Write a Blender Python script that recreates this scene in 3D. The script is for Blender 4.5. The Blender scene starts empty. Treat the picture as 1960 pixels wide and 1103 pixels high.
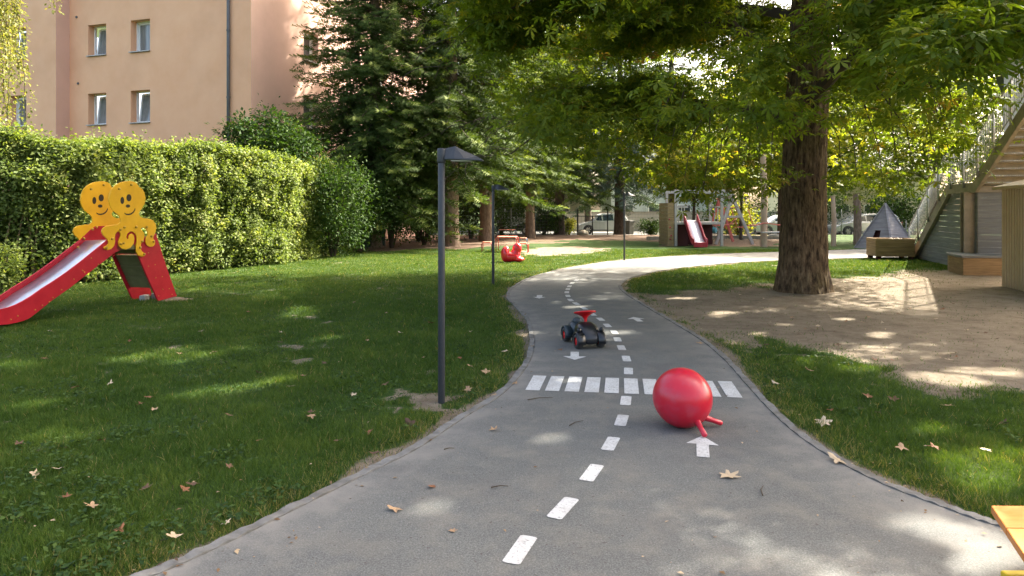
import bpy, bmesh, math, random
import numpy as np
from mathutils import Vector, Matrix, geometry
R = math.radians
random.seed(7); rng = np.random.default_rng(11)
D = bpy.data; SC = bpy.context.scene; COL = SC.collection

# ------------------------------------------------------------------ camera, sky, sun, exposure
F = 1307.0; H = 1.6; HZ = 400.0                      # focal length in photo pixels, eye height, horizon row
cd = D.cameras.new('camera'); cam = D.objects.new('camera', cd); COL.objects.link(cam)
cam.location = (0, 0, H); cam.rotation_euler = (R(90), 0, 0)
cd.sensor_width = 36; cd.lens = 24; cd.shift_y = -(551.5 - HZ) / 1960
cd.clip_start = 0.05; cd.clip_end = 2000
SC.camera = cam
SUN_AZ, SUN_EL = R(54), R(42)                        # azimuth clockwise from +Y
w = D.worlds.new('World'); SC.world = w; w.use_nodes = True
wn = w.node_tree; bg = wn.nodes['Background']
sky = wn.nodes.new('ShaderNodeTexSky'); sky.sky_type = 'NISHITA'; sky.sun_disc = False
sky.sun_elevation = SUN_EL; sky.sun_rotation = SUN_AZ
sky.dust_density = 6.0; sky.air_density = .7; sky.ozone_density = .5
tn = wn.nodes.new('ShaderNodeMix'); tn.data_type = 'RGBA'; tn.blend_type = 'MULTIPLY'; tn.inputs[0].default_value = 1; tn.inputs[7].default_value = (1.06, 1.0, .89, 1)   # hazy, slightly warm late summer sky
wn.links.new(sky.outputs[0], tn.inputs[6]); wn.links.new(tn.outputs[2], bg.inputs[0]); bg.inputs[1].default_value = 0.15
sl = D.lights.new('sun', 'SUN'); sl.energy = 4.2; sl.angle = R(0.7); sl.color = (1, .93, .8)
so = D.objects.new('sun', sl); COL.objects.link(so)
sdir = Vector((math.sin(SUN_AZ) * math.cos(SUN_EL), math.cos(SUN_AZ) * math.cos(SUN_EL), math.sin(SUN_EL)))
so.rotation_euler = (-sdir).to_track_quat('-Z', 'Y').to_euler(); so.location = (0, 0, 50)
SC.view_settings.view_transform = 'Standard'; SC.view_settings.look = 'None'
SC.view_settings.exposure = 2.6; SC.view_settings.gamma = 1.0
cy = SC.cycles
cy.max_bounces = 6; cy.diffuse_bounces = 3; cy.glossy_bounces = 2; cy.transmission_bounces = 4; cy.transparent_max_bounces = 6
cy.caustics_reflective = False; cy.caustics_refractive = False

# ------------------------------------------------------------------ helpers
def G(u, v, z=0.0):
    Y = F * (H - z) / (v - HZ); return Vector(((u - 980) / F * Y, Y, z))
def P(u, v, Y): return Vector(((u - 980) / F * Y, Y, H - (v - HZ) / F * Y))
def onplane(u, v, p0, n):
    d = Vector(((u - 980) / F, 1, -(v - HZ) / F)); o = Vector((0, 0, H))
    t = (p0 - o).dot(n) / d.dot(n); return o + d * t

def link(name, me, parent=None, loc=None):
    o = D.objects.new(name, me); COL.objects.link(o)
    if parent is not None: o.parent = parent
    if loc is not None: o.location = loc
    return o
def thing(name, label, cat, loc=(0, 0, 0), rz=0, group=None):
    o = D.objects.new(name, None); COL.objects.link(o); o.location = loc; o.rotation_euler = (0, 0, rz)
    o.empty_display_size = .2
    o['label'] = label; o['category'] = cat
    if group: o['group'] = group
    return o
def tag(o, label, cat, group=None, kind=None):
    o['label'] = label; o['category'] = cat
    if group: o['group'] = group
    if kind: o['kind'] = kind
    return o
def struct(o, label=None):
    o['kind'] = 'structure'
    return o
def copy_tree(o, parent=None):
    c = o.copy(); COL.objects.link(c); c.parent = parent
    for ch in list(o.children): copy_tree(ch, c)
    return c

class MB:
    """collects verts and faces, builds one mesh object"""
    def __init__(s): s.v = []; s.f = []
    def add(s, vs, fs):
        k = len(s.v); s.v += [tuple(p) for p in vs]; s.f += [tuple(i + k for i in f) for f in fs]; return s
    def box(s, c, size, M=None):
        hx, hy, hz = size[0] / 2, size[1] / 2, size[2] / 2
        vs = [Vector((x * hx, y * hy, z * hz)) for x in (-1, 1) for y in (-1, 1) for z in (-1, 1)]
        if M is not None: vs = [M @ p for p in vs]
        vs = [p + Vector(c) for p in vs]
        return s.add(vs, [(0, 1, 3, 2), (4, 6, 7, 5), (0, 4, 5, 1), (2, 3, 7, 6), (0, 2, 6, 4), (1, 5, 7, 3)])
    def bar(s, a, b, w, h, up=(0, 0, 1)):
        a = Vector(a); b = Vector(b); d = (b - a); L = d.length; d.normalize(); up = Vector(up)
        x = d.cross(up)
        if x.length < 1e-4: x = d.cross(Vector((1, 0, 0)))
        x.normalize(); y = x.cross(d)
        M = Matrix((x, d, y)).transposed()
        return s.box((a + b) / 2, (w, L, h), M)
    def tube(s, pts, rad, n=8, cap=True):
        pts = [Vector(p) for p in pts]
        if not hasattr(rad, '__len__'): rad = [rad] * len(pts)
        k = len(s.v); prev = None
        for i, p in enumerate(pts):
            d = (pts[min(i + 1, len(pts) - 1)] - pts[max(i - 1, 0)])
            if d.length < 1e-6: d = Vector((0, 0, 1))
            d.normalize()
            if prev is None:
                x = d.orthogonal().normalized()
            else:
                x = (prev - d * prev.dot(d)); 
                x = x.normalized() if x.length > 1e-5 else d.orthogonal().normalized()
            prev = x; y = d.cross(x)
            for j in range(n):
                a = 2 * math.pi * j / n
                s.v.append(tuple(p + (x * math.cos(a) + y * math.sin(a)) * rad[i]))
        for i in range(len(pts) - 1):
            for j in range(n):
                a = k + i * n + j; b = k + i * n + (j + 1) % n
                s.f.append((a, b, b + n, a + n))
        if cap:
            s.f.append(tuple(k + j for j in range(n))[::-1]); m = k + (len(pts) - 1) * n
            s.f.append(tuple(m + j for j in range(n)))
        return s
    def prism(s, pts, d):
        """extrude a planar outline (list of 3D points) by vector d"""
        n = len(pts); d = Vector(d); tris = geometry.tessellate_polygon([[Vector(p) for p in pts]])
        k = len(s.v); s.v += [tuple(p) for p in pts] + [tuple(Vector(p) + d) for p in pts]
        s.f += [tuple(k + i for i in t) for t in tris] + [tuple(k + n + i for i in t[::-1]) for t in tris]
        s.f += [(k + i, k + (i + 1) % n, k + n + (i + 1) % n, k + n + i) for i in range(n)]
        return s
    def lathe(s, prof, c=(0, 0, 0), n=24, M=None):
        k = len(s.v); c = Vector(c)
        for r, z in prof:
            for j in range(n):
                a = 2 * math.pi * j / n; p = Vector((r * math.cos(a), r * math.sin(a), z))
                if M is not None: p = M @ p
                s.v.append(tuple(p + c))
        for i in range(len(prof) - 1):
            for j in range(n):
                a = k + i * n + j; b = k + i * n + (j + 1) % n; s.f.append((a, b, b + n, a + n))
        return s
    def build(s, name, m, parent=None, smooth=False, bevel=0, seg=2, sub=0):
        me = D.meshes.new(name); me.from_pydata(s.v, [], s.f); me.update()
        bm = bmesh.new(); bm.from_mesh(me); bmesh.ops.recalc_face_normals(bm, faces=bm.faces); bm.to_mesh(me); bm.free()
        if m: me.materials.append(m)
        if smooth: me.polygons.foreach_set('use_smooth', [True] * len(me.polygons))
        o = link(name, me, parent)
        if bevel:
            b = o.modifiers.new('bevel', 'BEVEL'); b.width = bevel; b.segments = seg; b.limit_method = 'ANGLE'; b.angle_limit = R(35)
        if sub:
            b = o.modifiers.new('sub', 'SUBSURF'); b.levels = sub; b.render_levels = sub
        return o

def mesh_np(name, V, Fq, mat, parent=None, rnd=None, smooth=False):
    """V (n,3), Fq (m,k) equal sized faces, rnd per face"""
    me = D.meshes.new(name); n, (m, k) = len(V), Fq.shape
    me.vertices.add(n); me.vertices.foreach_set('co', np.ascontiguousarray(V, dtype=np.float32).ravel())
    me.loops.add(m * k); me.loops.foreach_set('vertex_index', np.ascontiguousarray(Fq, dtype=np.int32).ravel())
    me.polygons.add(m); me.polygons.foreach_set('loop_start', np.arange(0, m * k, k, dtype=np.int32))
    me.polygons.foreach_set('loop_total', np.full(m, k, dtype=np.int32))
    me.update(calc_edges=True)
    if rnd is not None:
        a = me.attributes.new('rnd', 'FLOAT', 'FACE'); a.data.foreach_set('value', np.ascontiguousarray(rnd, dtype=np.float32))
    if smooth: me.polygons.foreach_set('use_smooth', np.ones(m, dtype=bool))
    me.materials.append(mat)
    return link(name, me, parent)

def nrm(a): return a / np.maximum(np.linalg.norm(a, axis=1, keepdims=True), 1e-6)
def scatter(name, mat, T, pos, d, n, sc, parent=None, rnd=None):
    tv, tf = T; tv = np.array(tv, float); tf = np.array(tf, int)
    d = nrm(d); n = n - (n * d).sum(1, keepdims=True) * d; n = nrm(n); b = np.cross(n, d)
    N = len(pos); K = len(tv); sc = np.broadcast_to(np.asarray(sc, float), (N,))
    if rnd is None: rnd = rng.random(N)
    if name == 'crown':
        o = np.array(tuple(parent.location)); kp = sungap(pos + d * sc[:, None] * .5, o); pos, d, n, b, sc, rnd = pos[kp], d[kp], n[kp], b[kp], sc[kp], rnd[kp]; N = len(pos)
    V = pos[:, None, :] + sc[:, None, None] * (tv[None, :, 0:1] * d[:, None, :] + tv[None, :, 1:2] * b[:, None, :] + tv[None, :, 2:3] * n[:, None, :])
    Fq = tf[None] + (np.arange(N) * K)[:, None, None]
    if rnd is None: rnd = rng.random(N)
    return mesh_np(name, V.reshape(-1, 3), Fq.reshape(-1, tf.shape[1]), mat, parent, np.repeat(rnd, len(tf)))
SPOTS = [(70, 850, .26), (140, 835, .14), (330, 680, .26), (400, 755, .22), (500, 740, .17), (480, 665, .15), (610, 650, .14), (40, 780, .14), (300, 705, .12), (20, 700, .2), (230, 690, .12), (560, 600, .2), (110, 880, .1),
         (1870, 900, .2), (1830, 880, .13), (1905, 925, .13), (1780, 830, .11), (1940, 870, .1), (1640, 700, .16), (1790, 1015, .075), (1850, 1030, .085), (1925, 1062, .1), (1740, 1010, .06), (1860, 1092, .07), (815, 975, .055), (1060, 845, .055), (1020, 835, .05), (1090, 730, .07),
         (1095, 588, .1), (1180, 640, .08), (1010, 640, .08), (1840, 725, .26), (1785, 718, .16), (1920, 712, .22), (1700, 640, .14), (1560, 690, .12), (1800, 600, .3), (1900, 585, .4), (1750, 568, .3), (1620, 610, .12), (1940, 640, .2), (1500, 620, .1), (1680, 668, .1), (1380, 600, .12), (1450, 640, .1), (1300, 570, .14), (1870, 650, .15)]
_sr = random.Random(77)
SPOTS = [(u + _sr.gauss(0, 1) * r_ * 95, v + _sr.gauss(0, 1) * r_ * 32 * (v - 400) / 400, r_ * _sr.uniform(.35, .75)) for u, v, r_ in SPOTS for _ in range(4 if r_ > .1 else 3)]
def sungap(V, o):
    """true where a leaf may stay: gaps in the crowns through which the sun reaches the ground"""
    s = np.array(tuple(sdir)); W_ = V + np.array(o); keep = np.ones(len(V), bool)
    for u, v, r_ in SPOTS:
        g = np.array(tuple(G(u, v))); q = W_ - g; t_ = q @ s; d2 = (q * q).sum(1) - t_ * t_; keep &= d2 > (r_ + .07) ** 2
    return keep
def rdir(n): return nrm(rng.normal(size=(n, 3)))

# leaf templates: x along the leaf, y across, z up
def palm_leaf(k=7):
    v = []; f = []
    for i in range(k):
        a = R(-105 + 210 * i / (k - 1)); L = 1.0 - .38 * abs(i - (k - 1) / 2) / ((k - 1) / 2)
        c, s = math.cos(a), math.sin(a); wd = .17 * L; dr = -.28 * L; b = len(v)
        v += [(0, 0, 0), (c * L * .6 - s * wd, s * L * .6 + c * wd, -.02 + dr * .25), (c * L, s * L, dr), (c * L * .6 + s * wd, s * L * .6 - c * wd, -.02 + dr * .25)]
        f.append((b, b + 1, b + 2, b + 3))
    return v, f
LEAF7 = palm_leaf(7); LEAF5 = palm_leaf(5)
SIMPLE = ([(0, 0, 0), (.5, .28, .06), (1, 0, -.1), (.5, -.28, .06)], [(0, 1, 2, 3)])
PAIR = ([(0, 0, 0), (.4, .3, .1), (1, .1, -.15), (.5, -.05, 0), (0, 0, 0), (.2, -.35, .05), (.75, -.6, -.1), (.55, -.2, .06), (0, 0, 0), (.1, .4, .05), (.35, .85, -.1), (.4, .35, .05)],
        [(0, 1, 2, 3), (4, 5, 6, 7), (8, 9, 10, 11)])
def spray():
    v = []; f = []
    for i in range(9):                                   # side twigs of a conifer spray
        t = .06 + i * .105; L = .4 * (1 - t * .62)
        for s in (-1, 1):
            b = len(v); a = R(52); dx, dy = math.cos(a) * L, s * math.sin(a) * L; w_ = .032
            zz = L * (.4 if (i + (s > 0)) % 3 == 0 else -.5 if (i + (s > 0)) % 3 == 1 else .0)
            v += [(t - w_, 0, 0), (t + dx * .6 - w_, dy * .6, zz * .6 + .03), (t + dx, dy, zz), (t + dx * .6 + w_, dy * .6, zz * .6 - .03)]
            f.append((b, b + 1, b + 2, b + 3))
    return v, f
SPRAY = spray()

# ------------------------------------------------------------------ materials
def mat(name, col, rough=.7, metal=0, spec=.3, coat=0):
    m = D.materials.new(name); m.use_nodes = True; b = m.node_tree.nodes['Principled BSDF']
    b.inputs['Base Color'].default_value = (*col, 1); b.inputs['Roughness'].default_value = rough
    b.inputs['Metallic'].default_value = metal; b.inputs['Specular IOR Level'].default_value = spec
    b.inputs['Coat Weight'].default_value = coat
    return m
def ramp(nt, fac, stops):
    r = nt.nodes.new('ShaderNodeValToRGB'); e = r.color_ramp.elements
    while len(e) < len(stops): e.new(.5)
    for i, (p, c) in enumerate(stops):
        e[i].position = p; e[i].color = (*c, 1)
    nt.links.new(fac, r.inputs[0]); return r.outputs[0]
def noise(nt, scale, detail=4, rough=.6, vec=None, stretch=None):
    n = nt.nodes.new('ShaderNodeTexNoise'); n.inputs['Scale'].default_value = scale; n.inputs['Detail'].default_value = detail
    n.inputs['Roughness'].default_value = rough
    tc = nt.nodes.new('ShaderNodeTexCoord'); src = tc.outputs['Object']
    if vec: src = vec
    if stretch:
        mp = nt.nodes.new('ShaderNodeMapping'); mp.inputs['Scale'].default_value = stretch; nt.links.new(src, mp.inputs[0]); src = mp.outputs[0]
    nt.links.new(src, n.inputs['Vector']); return n.outputs['Fac']
def mixc(nt, fac, a, b, mode='MIX'):
    m = nt.nodes.new('ShaderNodeMix'); m.data_type = 'RGBA'; m.blend_type = mode
    if isinstance(fac, (int, float)): m.inputs[0].default_value = fac
    else: nt.links.new(fac, m.inputs[0])
    for s, i in ((a, 6), (b, 7)):
        if isinstance(s, tuple): m.inputs[i].default_value = (*s, 1)
        else: nt.links.new(s, m.inputs[i])
    return m.outputs[2]
def bump(nt, h, strength, dist, bsdf):
    b = nt.nodes.new('ShaderNodeBump'); b.inputs['Strength'].default_value = strength; b.inputs['Distance'].default_value = dist
    nt.links.new(h, b.inputs['Height']); nt.links.new(b.outputs[0], bsdf.inputs['Normal'])
def nmat(name, stops, scale=5, rough=.8, detail=6, bstr=.3, bdist=.01, stretch=None, metal=0, spec=.3, coat=0, scale2=None, amt2=.5, c2=(.5, .5, .5)):
    """noise coloured surface with bump, optional second coarser stain"""
    m = mat(name, (1, 1, 1), rough, metal, spec, coat); nt = m.node_tree; b = nt.nodes['Principled BSDF']
    f = noise(nt, scale, detail, .65, stretch=stretch); c = ramp(nt, f, stops)
    if scale2:
        g = noise(nt, scale2, 3, .6); gm = ramp(nt, g, [(.45, (0, 0, 0)), (.7, (amt2,) * 3)]); c = mixc(nt, gm, c, c2, 'MULTIPLY')
    nt.links.new(c, b.inputs['Base Color'])
    if bstr: bump(nt, f, bstr, bdist, b)
    return m
def leafmat(name, stops, trans=.35, rough=.5, tint=(1.3, 1.25, .5)):
    m = D.materials.new(name); m.use_nodes = True; nt = m.node_tree; b = nt.nodes['Principled BSDF']
    a = nt.nodes.new('ShaderNodeAttribute'); a.attribute_name = 'rnd'
    c = ramp(nt, a.outputs['Fac'], stops); nt.links.new(c, b.inputs['Base Color'])
    b.inputs['Roughness'].default_value = rough; b.inputs['Specular IOR Level'].default_value = .22
    t = nt.nodes.new('ShaderNodeBsdfTranslucent'); tc = mixc(nt, 1.0, c, tint, 'MULTIPLY'); nt.links.new(tc, t.inputs[0])
    mx = nt.nodes.new('ShaderNodeMixShader'); mx.inputs[0].default_value = trans
    nt.links.new(b.outputs[0], mx.inputs[1]); nt.links.new(t.outputs[0], mx.inputs[2])
    nt.links.new(mx.outputs[0], nt.nodes['Material Output'].inputs[0]); return m

M = {}
M['chestnut'] = leafmat('chestnut leaf', [(0, (.05, .085, .012)), (.5, (.095, .145, .018)), (.8, (.16, .19, .025)), (.9, (.24, .19, .035)), (1, (.27, .13, .05))], .56, .55, tint=(1.9, 1.75, .4))
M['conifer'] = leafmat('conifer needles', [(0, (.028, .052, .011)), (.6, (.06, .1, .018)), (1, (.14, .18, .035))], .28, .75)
M['blueconifer'] = leafmat('blue conifer needles', [(0, (.05, .09, .075)), (1, (.13, .18, .15))], .2, .6)
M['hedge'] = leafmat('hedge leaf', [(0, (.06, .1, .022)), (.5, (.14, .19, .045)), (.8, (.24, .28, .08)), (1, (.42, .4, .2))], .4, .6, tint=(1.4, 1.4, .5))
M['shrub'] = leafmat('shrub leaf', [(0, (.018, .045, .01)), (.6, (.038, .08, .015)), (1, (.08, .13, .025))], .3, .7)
M['birch'] = leafmat('birch leaf', [(0, (.1, .13, .03)), (.7, (.2, .21, .06)), (1, (.33, .27, .07))], .4)
M['decid'] = leafmat('background leaf', [(0, (.05, .09, .015)), (.6, (.1, .15, .025)), (1, (.22, .23, .04))], .45, tint=(1.7, 1.6, .4))
M['yellowleaf'] = leafmat('yellow green leaf', [(0, (.1, .14, .02)), (.6, (.2, .22, .03)), (1, (.35, .32, .05))], .5, tint=(1.6, 1.5, .4))
M['grass'] = leafmat('grass blade', [(0, (.026, .06, .011)), (.5, (.055, .108, .017)), (.82, (.11, .165, .028)), (.95, (.2, .205, .055)), (1, (.32, .26, .12))], .35, .6, tint=(1.6, 1.4, .45))
M['litter'] = leafmat('dry crumbs', [(0, (.07, .045, .025)), (.5, (.2, .12, .06)), (1, (.45, .35, .22))], .1, .8, tint=(1, 1, 1))
M['bark'] = nmat('furrowed bark', [(.36, (.028, .015, .007)), (.5, (.11, .066, .032)), (.68, (.22, .145, .08))], 17, .9, 10, 1.0, .06, stretch=(1, 1, .26), scale2=1.2, amt2=.6, c2=(.6, .75, .4))
M['sprucebark'] = nmat('spruce bark', [(.3, (.12, .08, .055)), (.6, (.25, .18, .13)), (.8, (.36, .28, .21))], 14, .9, 7, .8, .03, stretch=(1, 1, .4))
M['darkbark'] = nmat('dark bark', [(.3, (.04, .03, .025)), (.7, (.13, .1, .075))], 12, .9, 6, .6, .02, stretch=(1, 1, .4))
M['palewood'] = nmat('peeled robinia wood', [(.3, (.32, .22, .15)), (.7, (.5, .38, .28))], 6, .7, 5, .3, .01, stretch=(1, 1, .2))
M['twig'] = mat('twig', (.06, .045, .03), .9)
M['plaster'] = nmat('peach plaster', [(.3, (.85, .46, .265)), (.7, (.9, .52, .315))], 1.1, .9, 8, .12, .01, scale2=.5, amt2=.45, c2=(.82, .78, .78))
M['plaster_shade'] = nmat('shaded plaster', [(.3, (.62, .4, .31)), (.7, (.68, .44, .345))], 1.1, .9, 8, .12, .01)  # house plaster again, with the side walls' shade put into the colour
M['pvc'] = mat('white window plastic', (.88, .88, .86), .35)
def glassmat(name, col=(.06, .07, .08)):
    return mat(name, col, .06, 0, .8)
M['glass'] = glassmat('window glass')
M['curtain'] = nmat('net curtain behind glass', [(.35, (.16, .17, .17)), (.65, (.27, .28, .27))], 18, .12, 2, 0, 0, stretch=(1, 1, .05), spec=.7)
M['sill'] = mat('metal sill', (.42, .4, .38), .4, .3)
M['zinc'] = nmat('zinc pipe', [(.3, (.09, .095, .1)), (.7, (.13, .135, .14))], 6, .6, 4, .05, .01, metal=.2)
M['lamp'] = nmat('anthracite paint', [(.3, (.03, .033, .037)), (.7, (.042, .045, .05))], 30, .42, 4, .05, .002, spec=.4)
M['lampglass'] = mat('frosted lamp glass', (.5, .5, .46), .4)
M['red'] = nmat('red slide board', [(.3, (.4, .012, .025)), (.7, (.5, .022, .035))], 6, .35, 4, .03, .002, scale2=2.5, amt2=.3, c2=(.75, .6, .6))
M['darkred'] = nmat('faded dark red plastic', [(.3, (.28, .02, .035)), (.7, (.36, .04, .055))], 6, .4, 4, .03, .002)
M['yellow'] = nmat('yellow board', [(.3, (.72, .38, .012)), (.7, (.82, .46, .018))], 4, .4, 4, .02, .002, scale2=3, amt2=.35, c2=(.8, .75, .6))
M['ink'] = mat('engraved dark brown', (.03, .02, .012), .5)
M['bolt'] = mat('yellow bolt cap', (.5, .3, .03), .35)
M['steel'] = nmat('worn stainless slide bed', [(.3, (.55, .55, .6)), (.7, (.72, .72, .78))], 7, .3, 5, .03, .002, metal=.85, stretch=(1, 1, 1))
M['whitebed'] = mat('sunlit slide bed', (.75, .75, .8), .25, .3)
M['olive'] = nmat('olive plastic step', [(.3, (.12, .12, .05)), (.7, (.18, .17, .08))], 8, .6, 4, .05, .002)
M['galv'] = nmat('galvanised steel', [(.3, (.24, .245, .235)), (.7, (.36, .365, .35))], 12, .55, 5, .05, .002, metal=.6)
M['paintsteel'] = nmat('weathered painted steel', [(.3, (.17, .145, .11)), (.7, (.28, .24, .18))], 5, .6, 5, .1, .004)
M['ballred'] = nmat('red rubber', [(.3, (.50, .008, .026)), (.7, (.56, .012, .032))], 6, .3, 4, .02, .002, spec=.5, scale2=9, amt2=.8, c2=(.82, 3.5, 2.2))
M['duckred'] = mat('red plastic', (.7, .02, .03), .3, 0, .5, .3)
M['carblack'] = mat('black toy plastic', (.012, .013, .015), .28, 0, .5)
M['carseat'] = mat('dark blue grey toy plastic', (.022, .034, .042), .38, 0, .5)
M['toyred'] = mat('red toy plastic', (.6, .008, .012), .32, 0, .5)
M['tyre'] = nmat('dusty rubber tyre', [(.35, (.03, .03, .03)), (.7, (.085, .08, .075))], 14, .75, 4, .1, .002)
M['concrete'] = nmat('concrete', [(.3, (.28, .25, .2)), (.7, (.42, .38, .31))], 7, .85, 8, .3, .01, scale2=1.5, amt2=.5, c2=(.6, .65, .5))
M['kerb'] = nmat('kerb concrete', [(.25, (.1, .097, .088)), (.5, (.17, .166, .154)), (.75, (.24, .232, .212))], 11, .9, 8, .5, .01, scale2=3, amt2=.7, c2=(.55, .5, .42))
M['slat'] = nmat('weathered slats', [(.3, (.11, .115, .115)), (.7, (.2, .2, .195))], 4, .7, 6, .2, .006, stretch=(.4, .4, 5))
M['shingle'] = nmat('weathered grey boards', [(.3, (.14, .13, .14)), (.7, (.26, .25, .26))], 5, .8, 6, .2, .006, stretch=(.4, .4, 4))
M['planter'] = nmat('brown planter boards', [(.3, (.16, .1, .045)), (.7, (.3, .2, .1))], 6, .75, 6, .25, .006, stretch=(.4, .4, 5))
M['oldwood'] = nmat('weathered timber', [(.3, (.3, .28, .26)), (.7, (.48, .46, .43))], 8, .75, 6, .25, .006, stretch=(2, 2, .3))
M['plank'] = nmat('yellowed plank wall', [(.3, (.2, .14, .07)), (.7, (.34, .25, .13))], 8, .75, 6, .25, .006, stretch=(.5, .5, 3))
M['darkplank'] = mat('dark stained planks', (.05, .012, .012), .7)
M['shed'] = nmat('tan sheet metal', [(.3, (.36, .27, .16)), (.7, (.44, .34, .21))], 2, .42, 4, .04, .004, spec=.5, scale2=.8, amt2=.4, c2=(.85, .85, .6))
M['orange'] = nmat('orange varnished wood', [(.3, (.55, .17, .03)), (.7, (.68, .25, .055))], 5, .45, 6, .1, .003, stretch=(1, 6, 6))
M['rope'] = mat('faded red rope', (.6, .16, .13), .8)
M['bluebeam'] = mat('turquoise beam', (.1, .32, .4), .5)
M['fenceblack'] = mat('black fence steel', (.02, .022, .024), .5)
M['wire'] = mat('grey fence wire', (.16, .18, .17), .5, .3)
M['net'] = nmat('dark green screen net', [(.3, (.012, .03, .025)), (.7, (.022, .05, .04))], 5, .8, 5, .1, .004)
M['wallbeige'] = nmat('beige block wall', [(.3, (.48, .43, .36)), (.7, (.58, .53, .46))], 1.5, .9, 6, .1, .01)
M['housepale'] = nmat('pale green render', [(.3, (.5, .56, .54)), (.7, (.58, .64, .62))], 1.0, .9, 5, .05, .01)
M['roofdark'] = nmat('dark roof', [(.3, (.05, .055, .055)), (.7, (.09, .095, .095))], 3, .7, 5, .1, .01)
M['silver'] = mat('silver car paint', (.55, .57, .58), .25, .5, .5, .6)
M['blackpaint'] = mat('black car paint', (.015, .017, .02), .2, 0, .5, .8)
M['carglass'] = mat('car glass', (.015, .03, .045), .05, 0, .8)
M['alloy'] = mat('alloy rim', (.6, .6, .6), .3, .8)
M['lightlens'] = mat('headlight lens', (.6, .62, .65), .1, 0, .8)
M['stone'] = nmat('boulder stone', [(.3, (.32, .27, .2)), (.7, (.48, .42, .33))], 4, .9, 7, .5, .03)
M['redsteel'] = mat('red painted tube', (.55, .08, .06), .4)
M['bluesteel'] = mat('blue grey painted tube', (.16, .2, .3), .4)
M['orangeboard'] = mat('orange board', (.62, .22, .14), .5)
M['bin'] = mat('grey bin', (.2, .2, .19), .6)
M['yellowplastic'] = mat('yellow plastic', (.6, .42, .03), .4)
M['gravel'] = nmat('gravel', [(.3, (.16, .14, .12)), (.7, (.42, .39, .34))], 40, .9, 5, .6, .01)
def fallenmat(nm, a, b_):
    m = mat(nm, (1, 1, 1), .7); nt = m.node_tree; b = nt.nodes['Principled BSDF']; oi = nt.nodes.new('ShaderNodeObjectInfo'); c = ramp(nt, oi.outputs['Random'], [(0, a), (1, b_)])
    f = noise(nt, 30, 4); c = mixc(nt, f, c, (.7, .62, .54), 'MULTIPLY'); nt.links.new(c, b.inputs['Base Color']); return m
TONES = {'tan': fallenmat('tan dry leaf', (.36, .24, .14), (.45, .31, .18)), 'rust brown': fallenmat('rust brown dry leaf', (.2, .085, .04), (.28, .13, .06)), 'pale': fallenmat('pale dry leaf', (.5, .4, .27), (.58, .48, .34)), 'dark brown': fallenmat('dark brown dry leaf', (.1, .06, .035), (.16, .09, .05))}
def asphalt():
    m = mat('worn asphalt', (1, 1, 1), .82, 0, .3); nt = m.node_tree; b = nt.nodes['Principled BSDF']
    n1 = noise(nt, 120, 5, .8); n2 = noise(nt, .9, 6, .6); n3 = noise(nt, 3.5, 5, .65)
    c = ramp(nt, n1, [(.28, (.055, .057, .053)), (.5, (.12, .123, .115)), (.72, (.25, .252, .235))])
    c = mixc(nt, ramp(nt, n2, [(.35, (0, 0, 0)), (.7, (.75,) * 3)]), c, (.74, .74, .76), 'MULTIPLY')
    c = mixc(nt, ramp(nt, n3, [(.46, (0, 0, 0)), (.7, (.35,) * 3)]), c, (.23, .205, .165), 'MIX')
    n4 = noise(nt, .55, 9, .8); c = mixc(nt, ramp(nt, n4, [(.36, (.45,) * 3), (.46, (0, 0, 0)), (.6, (0, 0, 0)), (.66, (.25,) * 3)]), c, (.1, .095, .09))
    n5 = noise(nt, 38, 2, .5); c = mixc(nt, ramp(nt, n5, [(.7, (0, 0, 0)), (.74, (.8,) * 3)]), c, (.06, .05, .04))
    a = nt.nodes.new('ShaderNodeAttribute'); a.attribute_name = 'edge'
    dm = nt.nodes.new('ShaderNodeMath'); dm.operation = 'MULTIPLY'; nt.links.new(a.outputs['Fac'], dm.inputs[0])
    nt.links.new(ramp(nt, n3, [(.35, (.15,) * 3), (.65, (1, 1, 1))]), dm.inputs[1])
    c = mixc(nt, dm.outputs[0], c, (.21, .2, .18)); nt.links.new(c, b.inputs['Base Color']); bump(nt, n1, .5, .004, b); return m
M['asphalt'] = asphalt()
def paint():
    m = mat('worn white road paint', (1, 1, 1), .7); nt = m.node_tree; b = nt.nodes['Principled BSDF']
    n1 = noise(nt, 60, 6, .75); n2 = noise(nt, 7, 4)
    c = ramp(nt, n1, [(.36, (.17, .17, .16)), (.43, (.48, .48, .46)), (.7, (.66, .66, .64))])
    c = mixc(nt, ramp(nt, n2, [(.45, (0, 0, 0)), (.75, (.6,) * 3)]), c, (.33, .31, .28)); nt.links.new(c, b.inputs['Base Color']); return m
M['paint'] = paint()
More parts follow.
